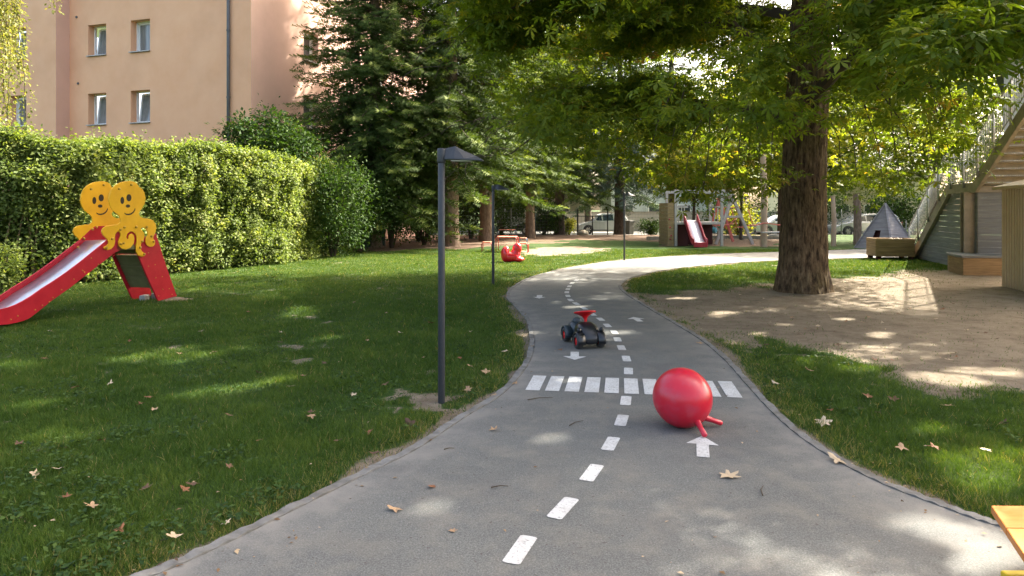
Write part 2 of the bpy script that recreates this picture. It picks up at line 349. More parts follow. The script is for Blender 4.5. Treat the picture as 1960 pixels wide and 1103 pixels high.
def groundmat():
    m = mat('lawn soil and sand', (1, 1, 1), .95, 0, .15); nt = m.node_tree; b = nt.nodes['Principled BSDF']
    f = noise(nt, 26, 8, .7); g = noise(nt, 1.1, 6, .6); s2 = noise(nt, 90, 4, .7); s3 = noise(nt, 2.3, 9, .8)
    lawn = ramp(nt, f, [(.25, (.016, .03, .008)), (.5, (.03, .066, .012)), (.75, (.06, .1, .022))])
    lawn = mixc(nt, ramp(nt, g, [(.45, (0, 0, 0)), (.75, (.6,) * 3)]), lawn, (.08, .08, .03))
    sand = ramp(nt, s2, [(.25, (.145, .118, .085)), (.75, (.28, .232, .17))])
    sand = mixc(nt, ramp(nt, s3, [(.44, (0, 0, 0)), (.62, (.7,) * 3)]), sand, (.1, .072, .045))
    lit = ramp(nt, f, [(.3, (.08, .05, .033)), (.7, (.24, .17, .12))])
    a = nt.nodes.new('ShaderNodeAttribute'); a.attribute_name = 'mask'; sp = nt.nodes.new('ShaderNodeSeparateColor'); nt.links.new(a.outputs['Color'], sp.inputs[0])
    def soft(x, nz):
        k = nt.nodes.new('ShaderNodeMath'); k.operation = 'ADD'; nt.links.new(x, k.inputs[0]); nt.links.new(nz, k.inputs[1])
        return ramp(nt, k.outputs[0], [(.88, (0, 0, 0)), (1.0, (1, 1, 1))]) if False else clampn(k.outputs[0])
    def clampn(x):
        q = nt.nodes.new('ShaderNodeMapRange'); q.inputs[1].default_value = .92; q.inputs[2].default_value = 1.08; nt.links.new(x, q.inputs[0]); return q.outputs[0]
    c = mixc(nt, soft(sp.outputs[0], s3), lawn, sand); c = mixc(nt, soft(sp.outputs[1], s3), c, lit)
    nt.links.new(c, b.inputs['Base Color']); bump(nt, f, .8, .03, b); return m
M['ground'] = groundmat()

# ------------------------------------------------------------------ path outline
LEFT = [(100, 1180), (305, 1103), (440, 1042), (560, 982), (700, 912), (800, 862), (893, 800), (962, 757), (1003, 712), (1020, 680), (1023, 645), (1014, 612),
        (992, 587), (976, 569), (983, 553), (1012, 535), (1062, 520), (1130, 507), (1210, 497), (1350, 488), (1500, 483), (1700, 477), (2100, 470)]
RIGHT = [(2250, 1120), (1975, 1030), (1880, 1003), (1790, 970), (1690, 931), (1600, 885), (1525, 835), (1470, 785), (1425, 735), (1385, 690), (1340, 652), (1290, 621), (1238, 590),
         (1200, 566), (1185, 552), (1188, 541), (1212, 530), (1280, 516), (1400, 504), (1520, 498), (1680, 494), (2100, 488)]
def crom(pts, n=10):
    o = []; m = len(pts)
    for i in range(m - 1):
        p0, p1, p2, p3 = pts[max(i - 1, 0)], pts[i], pts[i + 1], pts[min(i + 2, m - 1)]
        for k in range(n):
            t = k / n
            o.append(.5 * ((2 * p1) + (p2 - p0) * t + (2 * p0 - 5 * p1 + 4 * p2 - p3) * t * t + (3 * p1 - p0 - 3 * p2 + p3) * t ** 3))
    o.append(pts[-1]); return o
EL = crom([G(*p) for p in LEFT]); ER = crom([G(*p) for p in RIGHT])
PATHP = np.array([(p.x, p.y) for p in EL + ER[::-1]] + [(5.2, 1.2), (-3, 1.2)][:0])
PATHP = np.array([(EL[0].x - .4, 1.0)] + [(p.x, p.y) for p in EL] + [(p.x, p.y) for p in ER[::-1]] + [(ER[0].x + .4, 1.0)])
def inpoly(x, y, poly):
    c = np.zeros(x.shape, bool); n = len(poly); j = n - 1
    for i in range(n):
        xi, yi = poly[i]; xj, yj = poly[j]
        k = ((yi > y) != (yj > y)) & (x < (xj - xi) * (y - yi) / ((yj - yi) if yj != yi else 1e-9) + xi)
        c ^= k; j = i
    return c
def distline(x, y, pts):
    d = np.full(x.shape, 1e9)
    for (ax, ay), (bx, by) in zip(pts[:-1], pts[1:]):
        vx, vy = bx - ax, by - ay; L = vx * vx + vy * vy + 1e-12
        t = np.clip(((x - ax) * vx + (y - ay) * vy) / L, 0, 1)
        d = np.minimum(d, np.hypot(x - ax - t * vx, y - ay - t * vy))
    return d
ELx = [(p.x, p.y) for p in EL]; ERx = [(p.x, p.y) for p in ER]
def edge_dist(x, y): return np.minimum(distline(x, y, ELx[::2]), distline(x, y, ERx[::2]))
def gp(l): return [tuple(G(*p).xy) for p in l]
SANDS = [gp([(1195, 566), (1240, 594), (1290, 624), (1340, 655), (1385, 672), (1450, 648), (1540, 652), (1620, 688), (1700, 733), (1800, 752), (1960, 768), (2500, 800), (2500, 520), (1960, 520), (1800, 517), (1730, 517), (1690, 527), (1590, 532), (1480, 545), (1390, 552), (1300, 562)]),
         gp([(1000, 477), (1080, 471), (1150, 474), (1165, 480), (1100, 487), (1020, 491), (990, 486)])]
LITTER = [gp([(560, 492), (800, 477), (960, 474), (1060, 463), (1120, 458), (1240, 460), (1290, 471), (1500, 472), (1500, 452), (1240, 446), (560, 446)])]
LAMPS = [G(845, 771), G(944, 546), G(1195, 499)]
def vnoise(x, y, s, seed=0):
    x = x / s + seed * 17.3; y = y / s + seed * 9.1
    xi = np.floor(x); yi = np.floor(y); fx = x - xi; fy = y - yi; fx = fx * fx * (3 - 2 * fx); fy = fy * fy * (3 - 2 * fy)
    def h(a, b): q = np.sin(a * 127.1 + b * 311.7 + seed) * 43758.5453; return q - np.floor(q)
    return (h(xi, yi) * (1 - fx) + h(xi + 1, yi) * fx) * (1 - fy) + (h(xi, yi + 1) * (1 - fx) + h(xi + 1, yi + 1) * fx) * fy
def sandmask(x, y):
    """0..1 bare sand"""
    nx = x + (vnoise(x, y, .5, 1) - .5) * .7 + (vnoise(x, y, .15, 5) - .5) * .25; ny = y + (vnoise(x, y, .5, 2) - .5) * .9
    m = np.zeros(x.shape); js = ((0, 0), (.3, .35), (-.3, .3), (.25, -.4), (-.28, -.35), (.0, .7), (.0, -.7))
    for p in SANDS:
        q = np.array(p); bb = (x > q[:, 0].min() - 1.5) & (x < q[:, 0].max() + 1.5) & (y > q[:, 1].min() - 1.5) & (y < q[:, 1].max() + 1.5)
        acc = np.zeros(int(bb.sum()))
        for jx, jy in js: acc += inpoly(nx[bb] + jx, ny[bb] + jy, p)
        m[bb] = np.maximum(m[bb], acc / len(js))
    d = edge_dist(x, y); m = np.maximum(m, np.clip(1.15 - d / (.07 + .34 * vnoise(x, y, .45, 3) ** 1.5 + .05 * (x > 1)), 0, .72))
    for i, L in enumerate(LAMPS[:1]):
        m = np.maximum(m, (np.hypot((x - L.x + .1) / .2, (y - L.y) / .2) + (vnoise(x, y, .1, 7) - .5) * .9 < 1).astype(float) * .75)
    m = np.maximum(m, np.clip((vnoise(x, y, .42, 51) * .6 + vnoise(x, y, .12, 52) * .4 - .74) * 7, 0, .6))
    p = G(335, 573); m = np.maximum(m, (np.hypot((x - p.x) / .32, (y - p.y) / .3) + (vnoise(x, y, .15, 8) - .5) * .5 < 1).astype(float))
    return m
def littermask(x, y):
    nx = x + (vnoise(x, y, 1.5, 4) - .5) * 2; ny = y + (vnoise(x, y, 1.2, 6) - .5) * 2; m = np.zeros(x.shape)
    for p in LITTER: m = np.maximum(m, inpoly(nx, ny, p).astype(float))
    return m
def gz(x, y):
    t = np.clip((np.asarray(y, float) - 42) / 5, 0, 1); return -.3 * t * t * (3 - 2 * t)

def ground():
    ys = np.concatenate([np.arange(-6, 2, .5), np.arange(2, 12, .07), np.arange(12, 26, .16), np.arange(26, 60, .5), np.array([60, 70, 90, 130, 200, 400, 900])])
    xs = np.concatenate([-np.array([900, 300, 120, 70, 45, 30, 22]), np.arange(-16, -9, .35), np.arange(-9, 10, .08), np.arange(10, 22, .25), np.array([24, 30, 45, 70, 120, 300, 900])])
    X, Y = np.meshgrid(xs, ys); x = X.ravel(); y = Y.ravel()
    z = gz(x, y) + (vnoise(x, y, 1.4, 9) - .5) * .012 * (edge_dist(x, y) > .2) - .006
    nx, ny = len(xs), len(ys); i = np.arange(ny - 1)[:, None] * nx + np.arange(nx - 1)[None]
    Fq = np.stack([i, i + 1, i + nx + 1, i + nx], -1).reshape(-1, 4)
    o = mesh_np('ground', np.stack([x, y, z], 1), Fq, M['ground'], smooth=True)
    a = o.data.attributes.new('mask', 'FLOAT_COLOR', 'POINT')
    c = np.zeros((len(x), 4), np.float32); c[:, 0] = sandmask(x, y); c[:, 1] = littermask(x, y); c[:, 3] = 1
    a.data.foreach_set('color', c.ravel()); struct(o)
ground()

def flat_np(name, poly, z, step, mat_, parent=None):
    """path sheet gridded so that its edge attribute can carry dust"""
    pts = [Vector((p[0], p[1], 0)) for p in poly]
    tris = geometry.tessellate_polygon([pts]); me = D.meshes.new(name); me.from_pydata([(p.x, p.y, z) for p in pts], [], [tuple(t) for t in tris])
    bm = bmesh.new(); bm.from_mesh(me)
    for k, (co, no, n, s) in enumerate(((0, (1, 0, 0), 60, .14), (1, (0, 1, 0), 90, .14))):
        for i in range(n):
            c = Vector((0, 0, 0)); c[co] = (-2.6 if co == 0 else 1.6) + i * s
            bmesh.ops.bisect_plane(bm, geom=bm.verts[:] + bm.edges[:] + bm.faces[:], plane_co=c, plane_no=no)
    for f in bm.faces:
        if f.normal.z < 0: f.normal_flip()
    bm.to_mesh(me); bm.free(); me.materials.append(mat_)
    o = link(name, me, parent); v = np.zeros(len(me.vertices) * 3); me.vertices.foreach_get('co', v); v = v.reshape(-1, 3)
    a = me.attributes.new('edge', 'FLOAT', 'POINT'); a.data.foreach_set('value', (np.clip(1 - edge_dist(v[:, 0], v[:, 1]) / .38, 0, 1) * .95).astype(np.float32))
    return o
path = struct(flat_np('path', PATHP, .010, .14, M['asphalt']))
def kerb(edge, side):
    mb = MB(); w_ = .055; n = len(edge); gap = 0
    # edging stones roughly 0.9 m long
    seg = []; acc = 0
    pts = edge
    for i in range(n - 1):
        a, b = pts[i], pts[i + 1]
        if (a.xy - b.xy).length < 1e-4: continue
        seg.append((a, b))
    for i, (a, b) in enumerate(seg):
        def off(j):
            p = seg[j][0] if j < len(seg) else seg[-1][1]
            q0 = seg[max(j - 1, 0)]; q1 = seg[min(j, len(seg) - 1)]
            d = ((q0[1] - q0[0]).normalized() + (q1[1] - q1[0]).normalized()); nn = Vector((-d.y, d.x, 0)).normalized() * side
            wz = .004 * math.sin(j * 1.7)
            return p + nn * (.004 + .003 * math.sin(j * 2.3)), p + nn * (.008 + w_ + .006 * math.sin(j * .9 + 1.3 * math.sin(j * .37))), .017 + wz
        a0, a1, za = off(i); b0, b1, zb = off(i + 1)
        v = [(a0.x, a0.y, -.02), (a0.x, a0.y, za), (a1.x, a1.y, za), (a1.x, a1.y, -.02), (b0.x, b0.y, -.02), (b0.x, b0.y, zb), (b1.x, b1.y, zb), (b1.x, b1.y, -.02)]
        mb.add(v, [(0, 1, 5, 4), (1, 2, 6, 5), (2, 3, 7, 6)])
    return mb.build('kerb', M['kerb'])
for e, s in ((EL, 1), (ER, -1)):
    struct(kerb(e, s))

# markings, sheets 4 mm over the asphalt
def sheet(mb, pts, z=.014): mb.add([(p[0], p[1], z) for p in pts], [tuple(range(len(pts)))])
DASH = [(996, 1057), (1078, 977), (1133, 909), (1169, 853), (1190, 808), (1198, 770), (1203, 713), (1199, 689), (1189.5, 668), (1182, 652), (1176, 638), (1162.5, 625), (1149.5, 613), (1134, 603.5),
        (1118, 592), (1103, 583), (1092, 576), (1087, 568), (1085, 561), (1087, 555), (1090, 549.5), (1095, 543.5), (1103, 538)]
DG = [G(*p) for p in DASH]; mb = MB()
for i, p in enumerate(DG):
    q = DG[min(i + 1, len(DG) - 1)]; r_ = DG[max(i - 1, 0)]; d = (q - r_).normalized()
    if i == 0: d = (G(1015, 1030) - G(979, 1083)).normalized()
    n = Vector((-d.y, d.x, 0)); L, W = .135 if i < 15 else .15, .043
    c = []
    for k in range(8):                                # slightly rounded corners
        sx, sy = [(1, .7), (.93, 1), (-.93, 1), (-1, .7), (-1, -.7), (-.93, -1), (.93, -1), (1, -.7)][k]
        c.append(p + d * L * sx + n * W * sy)
    sheet(mb, c)
mb.build('centre_line', M['paint'], path)
mb = MB(); ta, tb = G(1033.5, 722), G(1387, 733); ba, bb = G(1019, 750), G(1407, 764)
for k in range(11):
    t = k / 10; a = ta.lerp(tb, t); b = ba.lerp(bb, t); d = (tb - ta).normalized() * .062
    sheet(mb, [a - d, a + d, b + d, b - d])
mb.build('crosswalk', M['paint'], path)
def arrow(tip, tail, hw, sw):
    tip = Vector(tip); tail = Vector(tail); d = (tip - tail); L = d.length; d.normalize(); n = Vector((-d.y, d.x, 0)); hl = L * .42
    m_ = MB(); b = tip - d * hl
    sheet(m_, [tip, b + n * hw, b + n * sw, tail + n * sw, tail - n * sw, b - n * sw, b - n * hw]); m_.build('arrow', M['paint'], path)
arrow(G(1344, 838), G(1346, 879), .105, .04)
arrow(G(1100, 691.5), G(1100, 676), .125, .045)
arrow(G(1212, 609), G(1226, 617.5), .13, .045)
arrow(G(1032, 573), G(1033, 566.5), .12, .05)

# ------------------------------------------------------------------ grass
BLADE = ([(0, -.5, 0), (0, .5, 0), (.55, .35, .0), (.55, -.35, .0), (.55, -.35, 0), (.55, .35, 0), (1, .04, -.18), (1, -.04, -.18)], [(0, 1, 2, 3), (4, 5, 6, 7)])
def grass():
    N = 1500000
    u = rng.random(N); Y = (2.3 ** .42 + u * (27 ** .42 - 2.3 ** .42)) ** (1 / .42)
    xl = -.80 * Y - .6; xr = .80 * Y + .6; x = xl + rng.random(N) * (xr - xl)
    keep = ~inpoly(x, Y, PATHP); x, Y = x[keep], Y[keep]
    keep = ~((x < -5.5 - .0 * Y) & (x < -9.9 + (Y - 13) * .3)); x, Y = x[keep], Y[keep]
    s = sandmask(x, Y); l = littermask(x, Y); cl = vnoise(x, Y, .25, 12) * .6 + vnoise(x, Y, .9, 13) * .5
    pr = rng.random(len(x)); keep = (edge_dist(x, Y) > .05) & (pr < 1 - np.clip(s * 1.25, 0, .985)) & (pr < 1 - .97 * l) & (pr < .35 + cl)
    x, Y = x[keep], Y[keep]
    n = len(x); print('grass blades', n)
    hgt = (.018 + .03 * rng.random(n) + .03 * vnoise(x, Y, .4, 14) ** 1.5 + .04 * vnoise(x, Y, .1, 16) ** 2.5) * (1 - .5 * np.clip(sandmask(x, Y), 0, 1)) * np.where(Y > 12, .85, 1)
    wid = .0032 * np.maximum(Y / 4, 1) ** .8
    d = np.stack([rng.normal(size=n) * .55, rng.normal(size=n) * .55, np.ones(n)], 1) ; d = nrm(d)
    nn = rdir(n); nn = nrm(nn - (nn * d).sum(1, keepdims=True) * d); b = np.cross(nn, d)
    tv = np.array(BLADE[0]); tf = np.array(BLADE[1]); pos = np.stack([x, Y, np.full(n, -.012)], 1)
    # quad + tip share vertices: keep 4 + 2 verts
    tv = np.array([(0, -.5, 0), (0, .5, 0), (.55, .38, .0), (.55, -.38, .0), (1, .05, -.22), (1, -.05, -.22)]); tf = np.array([(0, 1, 2, 3), (3, 2, 4, 5)])
    V = pos[:, None, :] + (tv[None, :, 0:1] * hgt[:, None, None]) * d[:, None, :] + (tv[None, :, 1:2] * wid[:, None, None]) * b[:, None, :] + (tv[None, :, 2:3] * hgt[:, None, None]) * nn[:, None, :]
    Fq = tf[None] + (np.arange(n) * 6)[:, None, None]
    rr = np.clip(rng.random(n) * .5 + .3 * vnoise(x, Y, .6, 15) + .22 * vnoise(x, Y, .13, 17), 0, 1) 
    edge = np.clip(1 - edge_dist(x, Y) / .5, 0, 1); rr = np.where(rng.random(n) < edge * .35, .93 + .07 * rng.random(n), rr * .95)
    rr = np.where(rng.random(n) < .015, 1, rr)
    o = mesh_np('grass', V.reshape(-1, 3), Fq.reshape(-1, 4), M['grass'], None, np.repeat(rr, 2))
    o['kind'] = 'stuff'; o['label'] = 'short green grass of the playground lawn'; o['category'] = 'grass'
    # broad leaved weeds among the grass
    n = 9000; Y = 2.6 + 9 * rng.random(n) ** 1.4; x = (rng.random(n) * 1.6 - .8) * Y
    keep = ~inpoly(x, Y, PATHP) & (edge_dist(x, Y) > .12) & (vnoise(x, Y, .55, 21) > .58) & (sandmask(x, Y) < .4)
    x, Y = x[keep], Y[keep]; n = len(x); k = 4
    pos = np.repeat(np.stack([x, Y, .025 + .02 * rng.random(n)], 1), k, 0) + rng.normal(size=(n * k, 3)) * (.015, .015, .006)
    d = rdir(n * k) * (1, 1, .3); nn = rdir(n * k) * .45 + np.array((0, 0, 1))
    o = scatter('clover', M['shrub'], SIMPLE, pos, d, nn, .022 + .022 * rng.random(n * k))
    o['kind'] = 'stuff'; o['label'] = 'small leafy weeds spread through the lawn'; o['category'] = 'weeds'
grass()

# ------------------------------------------------------------------ pink apartment house
def building():
    r = Vector((.33, 1, 0)).normalized(); l = Vector((-1, .33, 0)).normalized()
    Yc = 26.3; c = Vector(((480 - 980) / F * Yc, Yc, 0)); ZT = 13.2
    t = thing('apartment_building', 'peach rendered apartment block, shade tinted into its side walls, with small tilted windows behind the hedge', 'building', c)
    def uvpt(u, o=c, d=l):                                 # distance along d at which the line hits image column u
        k = (u - 980) / F; return (k * o.y - o.x) / (d.x - k * d.y)
    def W(o, d, s, z, dep=0, inn=r): return o + d * s + inn * dep + Vector((0, 0, z))
    def facade(name, o, d, inn, s0, s1, wins, m):
        """wall with real openings, inn points into the house"""
        mb = MB(); xs = sorted({s0, s1, *[w_[0] for w_ in wins], *[w_[1] for w_ in wins]}); zs = sorted({0, ZT, *[w_[2] for w_ in wins], *[w_[3] for w_ in wins]})
        for a, b in zip(xs[:-1], xs[1:]):
            for e, f in zip(zs[:-1], zs[1:]):
                if any(w_[0] <= (a + b) / 2 <= w_[1] and w_[2] <= (e + f) / 2 <= w_[3] for w_ in wins): continue
                mb.add([W(o, d, a, e) - c, W(o, d, b, e) - c, W(o, d, b, f) - c, W(o, d, a, f) - c], [(0, 1, 2, 3)])
        DP = .32
        for a, b, e, f, *_ in wins:
            q = [W(o, d, a, e) - c, W(o, d, b, e) - c, W(o, d, b, f) - c, W(o, d, a, f) - c]; q2 = [p + inn * (DP + .1) for p in q]
            mb.add(q + q2, [(0, 1, 5, 4), (1, 2, 6, 5), (2, 3, 7, 6), (3, 0, 4, 7)])
        me = D.meshes.new(name); me.from_pydata(mb.v, [], mb.f); me.materials.append(m); link(name, me, t)
        for a, b, e, f, tilt, side in wins:
            f0 = e + .05; f1 = f - .02; a0, b0 = a + .015, b - .015
            def bar(mbx, p, q, wd=.07, dp=.06): mbx.bar(p, q, wd, dp, up=inn)
            # fixed frame
            g = MB(); pts = [W(o, d, s, z, DP, inn) - c for s, z in ((a0, f0), (b0, f0), (b0, f1), (a0, f1))]
            for i in range(4):
                p, q = pts[i], pts[(i + 1) % 4]; bar(g, p, q)
            fr = g.build('window', M['pvc'], t)
            # sash tilted inwards at the top
            th = tilt; g = MB(); s2 = [(a0 + .07, f0 + .06, 0), (b0 - .07, f0 + .06, 0), (b0 - .07, f1 - .07, th), (a0 + .07, f1 - .07, th)]
            pts = [W(o, d, s, z, DP + .05 + k, inn) - c for s, z, k in s2]
            for i in range(4): bar(g, pts[i], pts[(i + 1) % 4], .06, .05)
            g.build('sash', M['pvc'], fr)
            g = MB(); g.add([p + inn * .012 for p in pts], [(0, 1, 2, 3)]); g.build('pane', M['curtain'], fr)
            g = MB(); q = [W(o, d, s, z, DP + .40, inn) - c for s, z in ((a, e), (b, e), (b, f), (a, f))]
            g.add(q, [(0, 1, 2, 3)]); g.build('backing', M['roofdark'], fr)  # dark sheet closing the opening behind the sash
            g = MB(); p = W(o, d, a - .02, e + .03, DP / 2 - .03, inn) - c; q = W(o, d, b + .02, e + .03, DP / 2 - .03, inn) - c
            g.bar(p, q, DP + .12, .035, up=(0, 0, 1)); g.build('sill', M['sill'], fr)
    rows = [(5.10, 6.47), (8.02, 9.37), (2.2, 3.57), (10.9, 12.2)]
    s_in = uvpt(133); wins = []
    for zi, (e, f) in enumerate(rows):
        for ua, ub in ((168.5, 203), (250, 287)):
            tl = 0 if (zi == 1 and ua > 200) or zi > 1 else .16
            wins.append((uvpt(ub), uvpt(ua), e, f, tl, 0))
    facade('wall', c, l, r, 0, s_in, wins, M['plaster'])
    o2 = c + l * s_in; k = .62                            # projecting block at the left
    mb = MB(); q = [o2, o2 - r * k]; mb.add([p - c + Vector((0, 0, z)) for p, z in ((q[0], 0), (q[1], 0), (q[1], ZT), (q[0], ZT))], [(0, 1, 2, 3)])
    mb.build('wall', M['plaster_shade'], t)
    o3 = o2 - r * k; wins = [(uvpt(50, o3), uvpt(18, o3), e, f, .12 if i == 1 else 0, 0) for i, (e, f) in enumerate(rows)]
    facade('wall', o3, l, r, 0, 14, wins, M['plaster'])
    # right facade, seen at a grazing angle
    def uv2(u): return uvpt(u, c, r)
    wins = [(uv2(581), uv2(609), e, f, 0, 0) for e, f in rows] + [(uv2(609) + 5, uv2(609) + 6.3, e, f, 0, 0) for e, f in rows]
    facade('wall', c, r, l, 0, 16, wins, M['plaster_shade'])
    # eaves, roof
    far = c + r * 16; a = c; mb = MB(); A = [c - l * .5 - r * .5, far - l * .5 + r * .5, far + l * 24, c + l * s_in - r * .5, o3 - r * .5 - l * 0, o3 + l * 14 - r * .5, o3 + l * 14 + r * 16]
    mb.prism([p - c + Vector((0, 0, ZT)) for p in (A[0], A[1], A[6], A[5], A[4], A[3])], (0, 0, .35)); mb.build('eaves', M['pvc'], t)
    mb = MB(); base = [A[0], A[1], A[6], A[5]]; mid = [(A[0] + A[1]) / 2 + l * 5, (A[6] + A[5]) / 2 - l * 3]
    v = [p - c + Vector((0, 0, ZT + .35)) for p in base] + [p - c + Vector((0, 0, ZT + 3.4)) for p in mid]
    mb.add(v, [(0, 1, 4), (1, 2, 5, 4), (2, 3, 5), (3, 0, 4, 5)]); mb.build('roof', M['roofdark'], t)
    # downpipe
    s = uvpt(440); p = l * s - r * .09; mb = MB(); mb.tube([p + Vector((0, 0, .1)), p + Vector((0, 0, ZT))], .062, 12); dp = mb.build('downpipe', M['zinc'], t, True)
    mb = MB()
    for z in (3.2, 5.9, 8.5, 11): mb.tube([p + Vector((0, 0, z)), p + Vector((0, 0, z + .07))], .075, 12)
    mb.build('clamp', M['zinc'], dp)
    for u, v in ((147, 33), (150, 160)):
        s = uvpt(u); Y = (c + l * s).y; z = H - (v - HZ) / F * Y; q = l * s - r * .01 + Vector((0, 0, z))
        mb = MB(); mb.tube([q, q - r * .03], .05, 12); mb.build('vent', M['zinc'], t)
building()

# ------------------------------------------------------------------ trees
def trunk_mesh(name, m, path_pts, radii, parent, nseg=96, nz=160, ridge=.03, flare=0, seed=0):
    P_ = np.array([tuple(p) for p in path_pts], float); rr = np.array(radii, float)
    t = np.linspace(0, len(P_) - 1, nz); i = np.clip(t.astype(int), 0, len(P_) - 2); f = (t - i)[:, None]
    C = P_[i] * (1 - f) + P_[i + 1] * f; rad = rr[i] * (1 - f[:, 0]) + rr[i + 1] * f[:, 0]
    a = np.linspace(0, 2 * np.pi, nseg, endpoint=False); A, Z = np.meshgrid(a, C[:, 2])
    Rr = np.repeat(rad[:, None], nseg, 1)
    circ = nseg / 2.2
    nz1 = vnoise(A * 7 + 40, Z * 1.6, 1.0, seed + 1) ; nz2 = vnoise(A * 14 + 40, Z * 4, 1.0, seed + 2)
    wrap = .5 - .5 * np.cos(A)
    n1 = np.abs(vnoise(A * 9 + np.sin(Z * 3) * .3 + vnoise(A * 3, Z * 2, 1., seed + 5) * 2.5, Z * 2.2, 1., seed + 3) - .5) * 2
    Rr = Rr * (1 + ridge * (n1 - .5) * 2 + ridge * .7 * (nz2 - .5)) 
    fl = np.exp(-np.maximum(Z - C[0, 2], 0) / .28) * flare * (1 + .45 * np.sin(A * 5 + seed) + .25 * np.sin(A * 3 + 1))
    Rr = Rr + fl
    V = np.stack([C[:, 0][:, None] + Rr * np.cos(A), C[:, 1][:, None] + Rr * np.sin(A), Z], -1).reshape(-1, 3)
    i = np.arange(nz - 1)[:, None] * nseg; j = np.arange(nseg)[None]; k = (j + 1) % nseg
    Fq = np.stack([i + j, i + k, i + nseg + k, i + nseg + j], -1).reshape(-1, 4)
    return mesh_np(name, V, Fq, m, parent, smooth=True)

def chestnut():
    b = Vector((5.68, 13.35, 0)); t = thing('chestnut_tree', 'big horse chestnut with a thick furrowed trunk in the bare sand beside the path', 'tree', b)
    pts = [(0, 0, -.1), (0, 0, .5), (.02, 0, 1.5), (.05, 0, 3), (.14, 0, 4.5), (.19, 0, 6), (.2, 0, 9), (.1, .2, 13), (-.2, .5, 17)]
    trunk_mesh('trunk', M['bark'], pts, [.49, .45, .415, .4, .385, .36, .3, .2, .08], t, 160, 300, .03, .1, 3)
    rs = random.Random(5); lb = MB(); nodes = []
    def limb(p, az, L, rise, droop, r0, depth=0):
        pl = [Vector(p)]; d = Vector((math.cos(az), math.sin(az), rise)); n = 9
        for i in range(n):
            s = (i + 1) / n; d2 = Vector((math.cos(az), math.sin(az), rise - droop * s * s)).normalized()
            az += rs.uniform(-.12, .12); pl.append(pl[-1] + d2 * L / n)
        rad = [max(.008, r0 * (1 - .88 * i / n)) for i in range(n + 1)]; lb.tube(pl, rad, 6 if depth else 8)
        if depth < 2:
            for i in range(2, n + 1):
                if depth == 0 or rs.random() < .5:
                    for s in (-1, 1):
                        if rs.random() < .75: limb(pl[i], az + s * rs.uniform(.4, 1.1), L * rs.uniform(.25, .45) * (1 if depth == 0 else .8), rise * .3 + rs.uniform(-.2, .3), droop * .7 + .3, rad[i] * .6, depth + 1)
        if depth >= 1: nodes.extend(pl[3:])
        else: nodes.extend(pl[5:])
    az = 0
    for i in range(26):
        z = 3.3 + i * .42 + rs.uniform(-.1, .1); az += 2.4
        low = max(0, 1 - i / 12)
        limb((.1 * math.cos(az), .1 * math.sin(az), z), az, 6.6 - i * .06 + rs.uniform(-.6, .6), .32 + .02 * i, .75 * low + .25, .13 - .002 * i)
    nd = np.array([tuple(p) for p in nodes]); print('nodes', len(nd))
    # leaf clumps around branch ends plus the drooping skirt
    sel = nd[rng.random(len(nd)) < .5]
    rad = np.hypot(sel[:, 0], sel[:, 1]); sel = sel[(rad > 1.1) & (sel[:, 2] + b.z > 1.9)]
    # skirt
    n = 400; a = rng.random(n) * 2 * np.pi; r_ = 2.0 + 5.4 * np.sqrt(rng.random(n)); zz = 2.45 + 3.8 * rng.random(n) ** 1.25 + .25 * np.sin(a * 5)
    sk = np.stack([r_ * np.cos(a), r_ * np.sin(a), zz], 1)
    n = 225; q = rdir(n) * (rng.random((n, 1)) ** .4); top = q * (7.6, 7.6, 5.2) + (-1.3, 2.4, 10.8)  # top: upper crown out of view, placed and sized for the shade it casts
    cc = np.concatenate([sel, sk]); bl = lb; bg = []
    for u, v, Y in ((1240, 318, 11.5), (1275, 330, 12), (1310, 345, 11), (1345, 372, 11.2), (1372, 350, 11.8), (1410, 335, 11), (1450, 352, 11.4), (1475, 335, 12), (1320, 318, 16), (1430, 330, 16),
                    (1610, 335, 13.5), (1640, 345, 12), (1690, 352, 12), (1722, 345, 11.5), (1748, 325, 11.5), (1790, 300, 11), (1815, 282, 11.2), (1838, 265, 11), (1862, 205, 10.5), (1885, 195, 10.2), (1800, 250, 11.5), (1540, 190, 11.5), (1560, 235, 12), (1525, 215, 12)):
        p = P(u, v, Y) - b; bg.append(tuple(p)); a = Vector((p.x * .8 + random.uniform(-.3, .3), p.y * .8, p.z + 1.5)); m_ = Vector((p.x * .95, p.y * .95, p.z + .7)); bl.tube([a, m_, p], [.014, .009, .005], 5, cap=False)
    bl.build('limbs', M['twig'], t); bg = np.array(bg)
    # keep the view to the trunk foot, the slide and the hut open as in the photograph
    wx, wy, wz = cc[:, 0] + b.x, cc[:, 1] + b.y, cc[:, 2]
    U = 980 + F * wx / np.maximum(wy, .5); Vv = HZ - F * (wz - H) / np.maximum(wy, .5)
    lim = np.interp(U, [600, 900, 980, 1080, 1180, 1240, 1300, 1400, 1480, 1520, 1585, 1640, 1760, 1850, 1900, 1960], [-60, 60, 200, 285, 300, 345, 395, 370, 385, 190, 215, 375, 350, 225, 110, 60])
    keep = (wy < 3.5) | (Vv < lim); keep &= ~((wy > 4) & (wy < 13.6) & (U > 1515) & (U < 1625) & (Vv > -40) & (rng.random(len(U)) < .88)); cc = np.concatenate([cc[keep], bg]); print('clumps', len(cc))
    K = 42; N = len(cc) * K; off = rng.normal(size=(N, 3)) * (.33, .33, .15); base = np.repeat(cc, K, 0); pos = base + off
    d = off * (1, 1, .3) + rng.normal(size=(N, 3)) * .25 + (0, 0, -.18); nn = rdir(N) * .45 + (0, 0, 1)
    cl = np.repeat(rng.random(len(cc)), K); rr = np.clip(rng.random(N) * .55 + cl * .42, 0, 1)
    cr = scatter('crown', M['chestnut'], LEAF5, pos, d, nn, .08 + .1 * rng.random(N), t, rr)
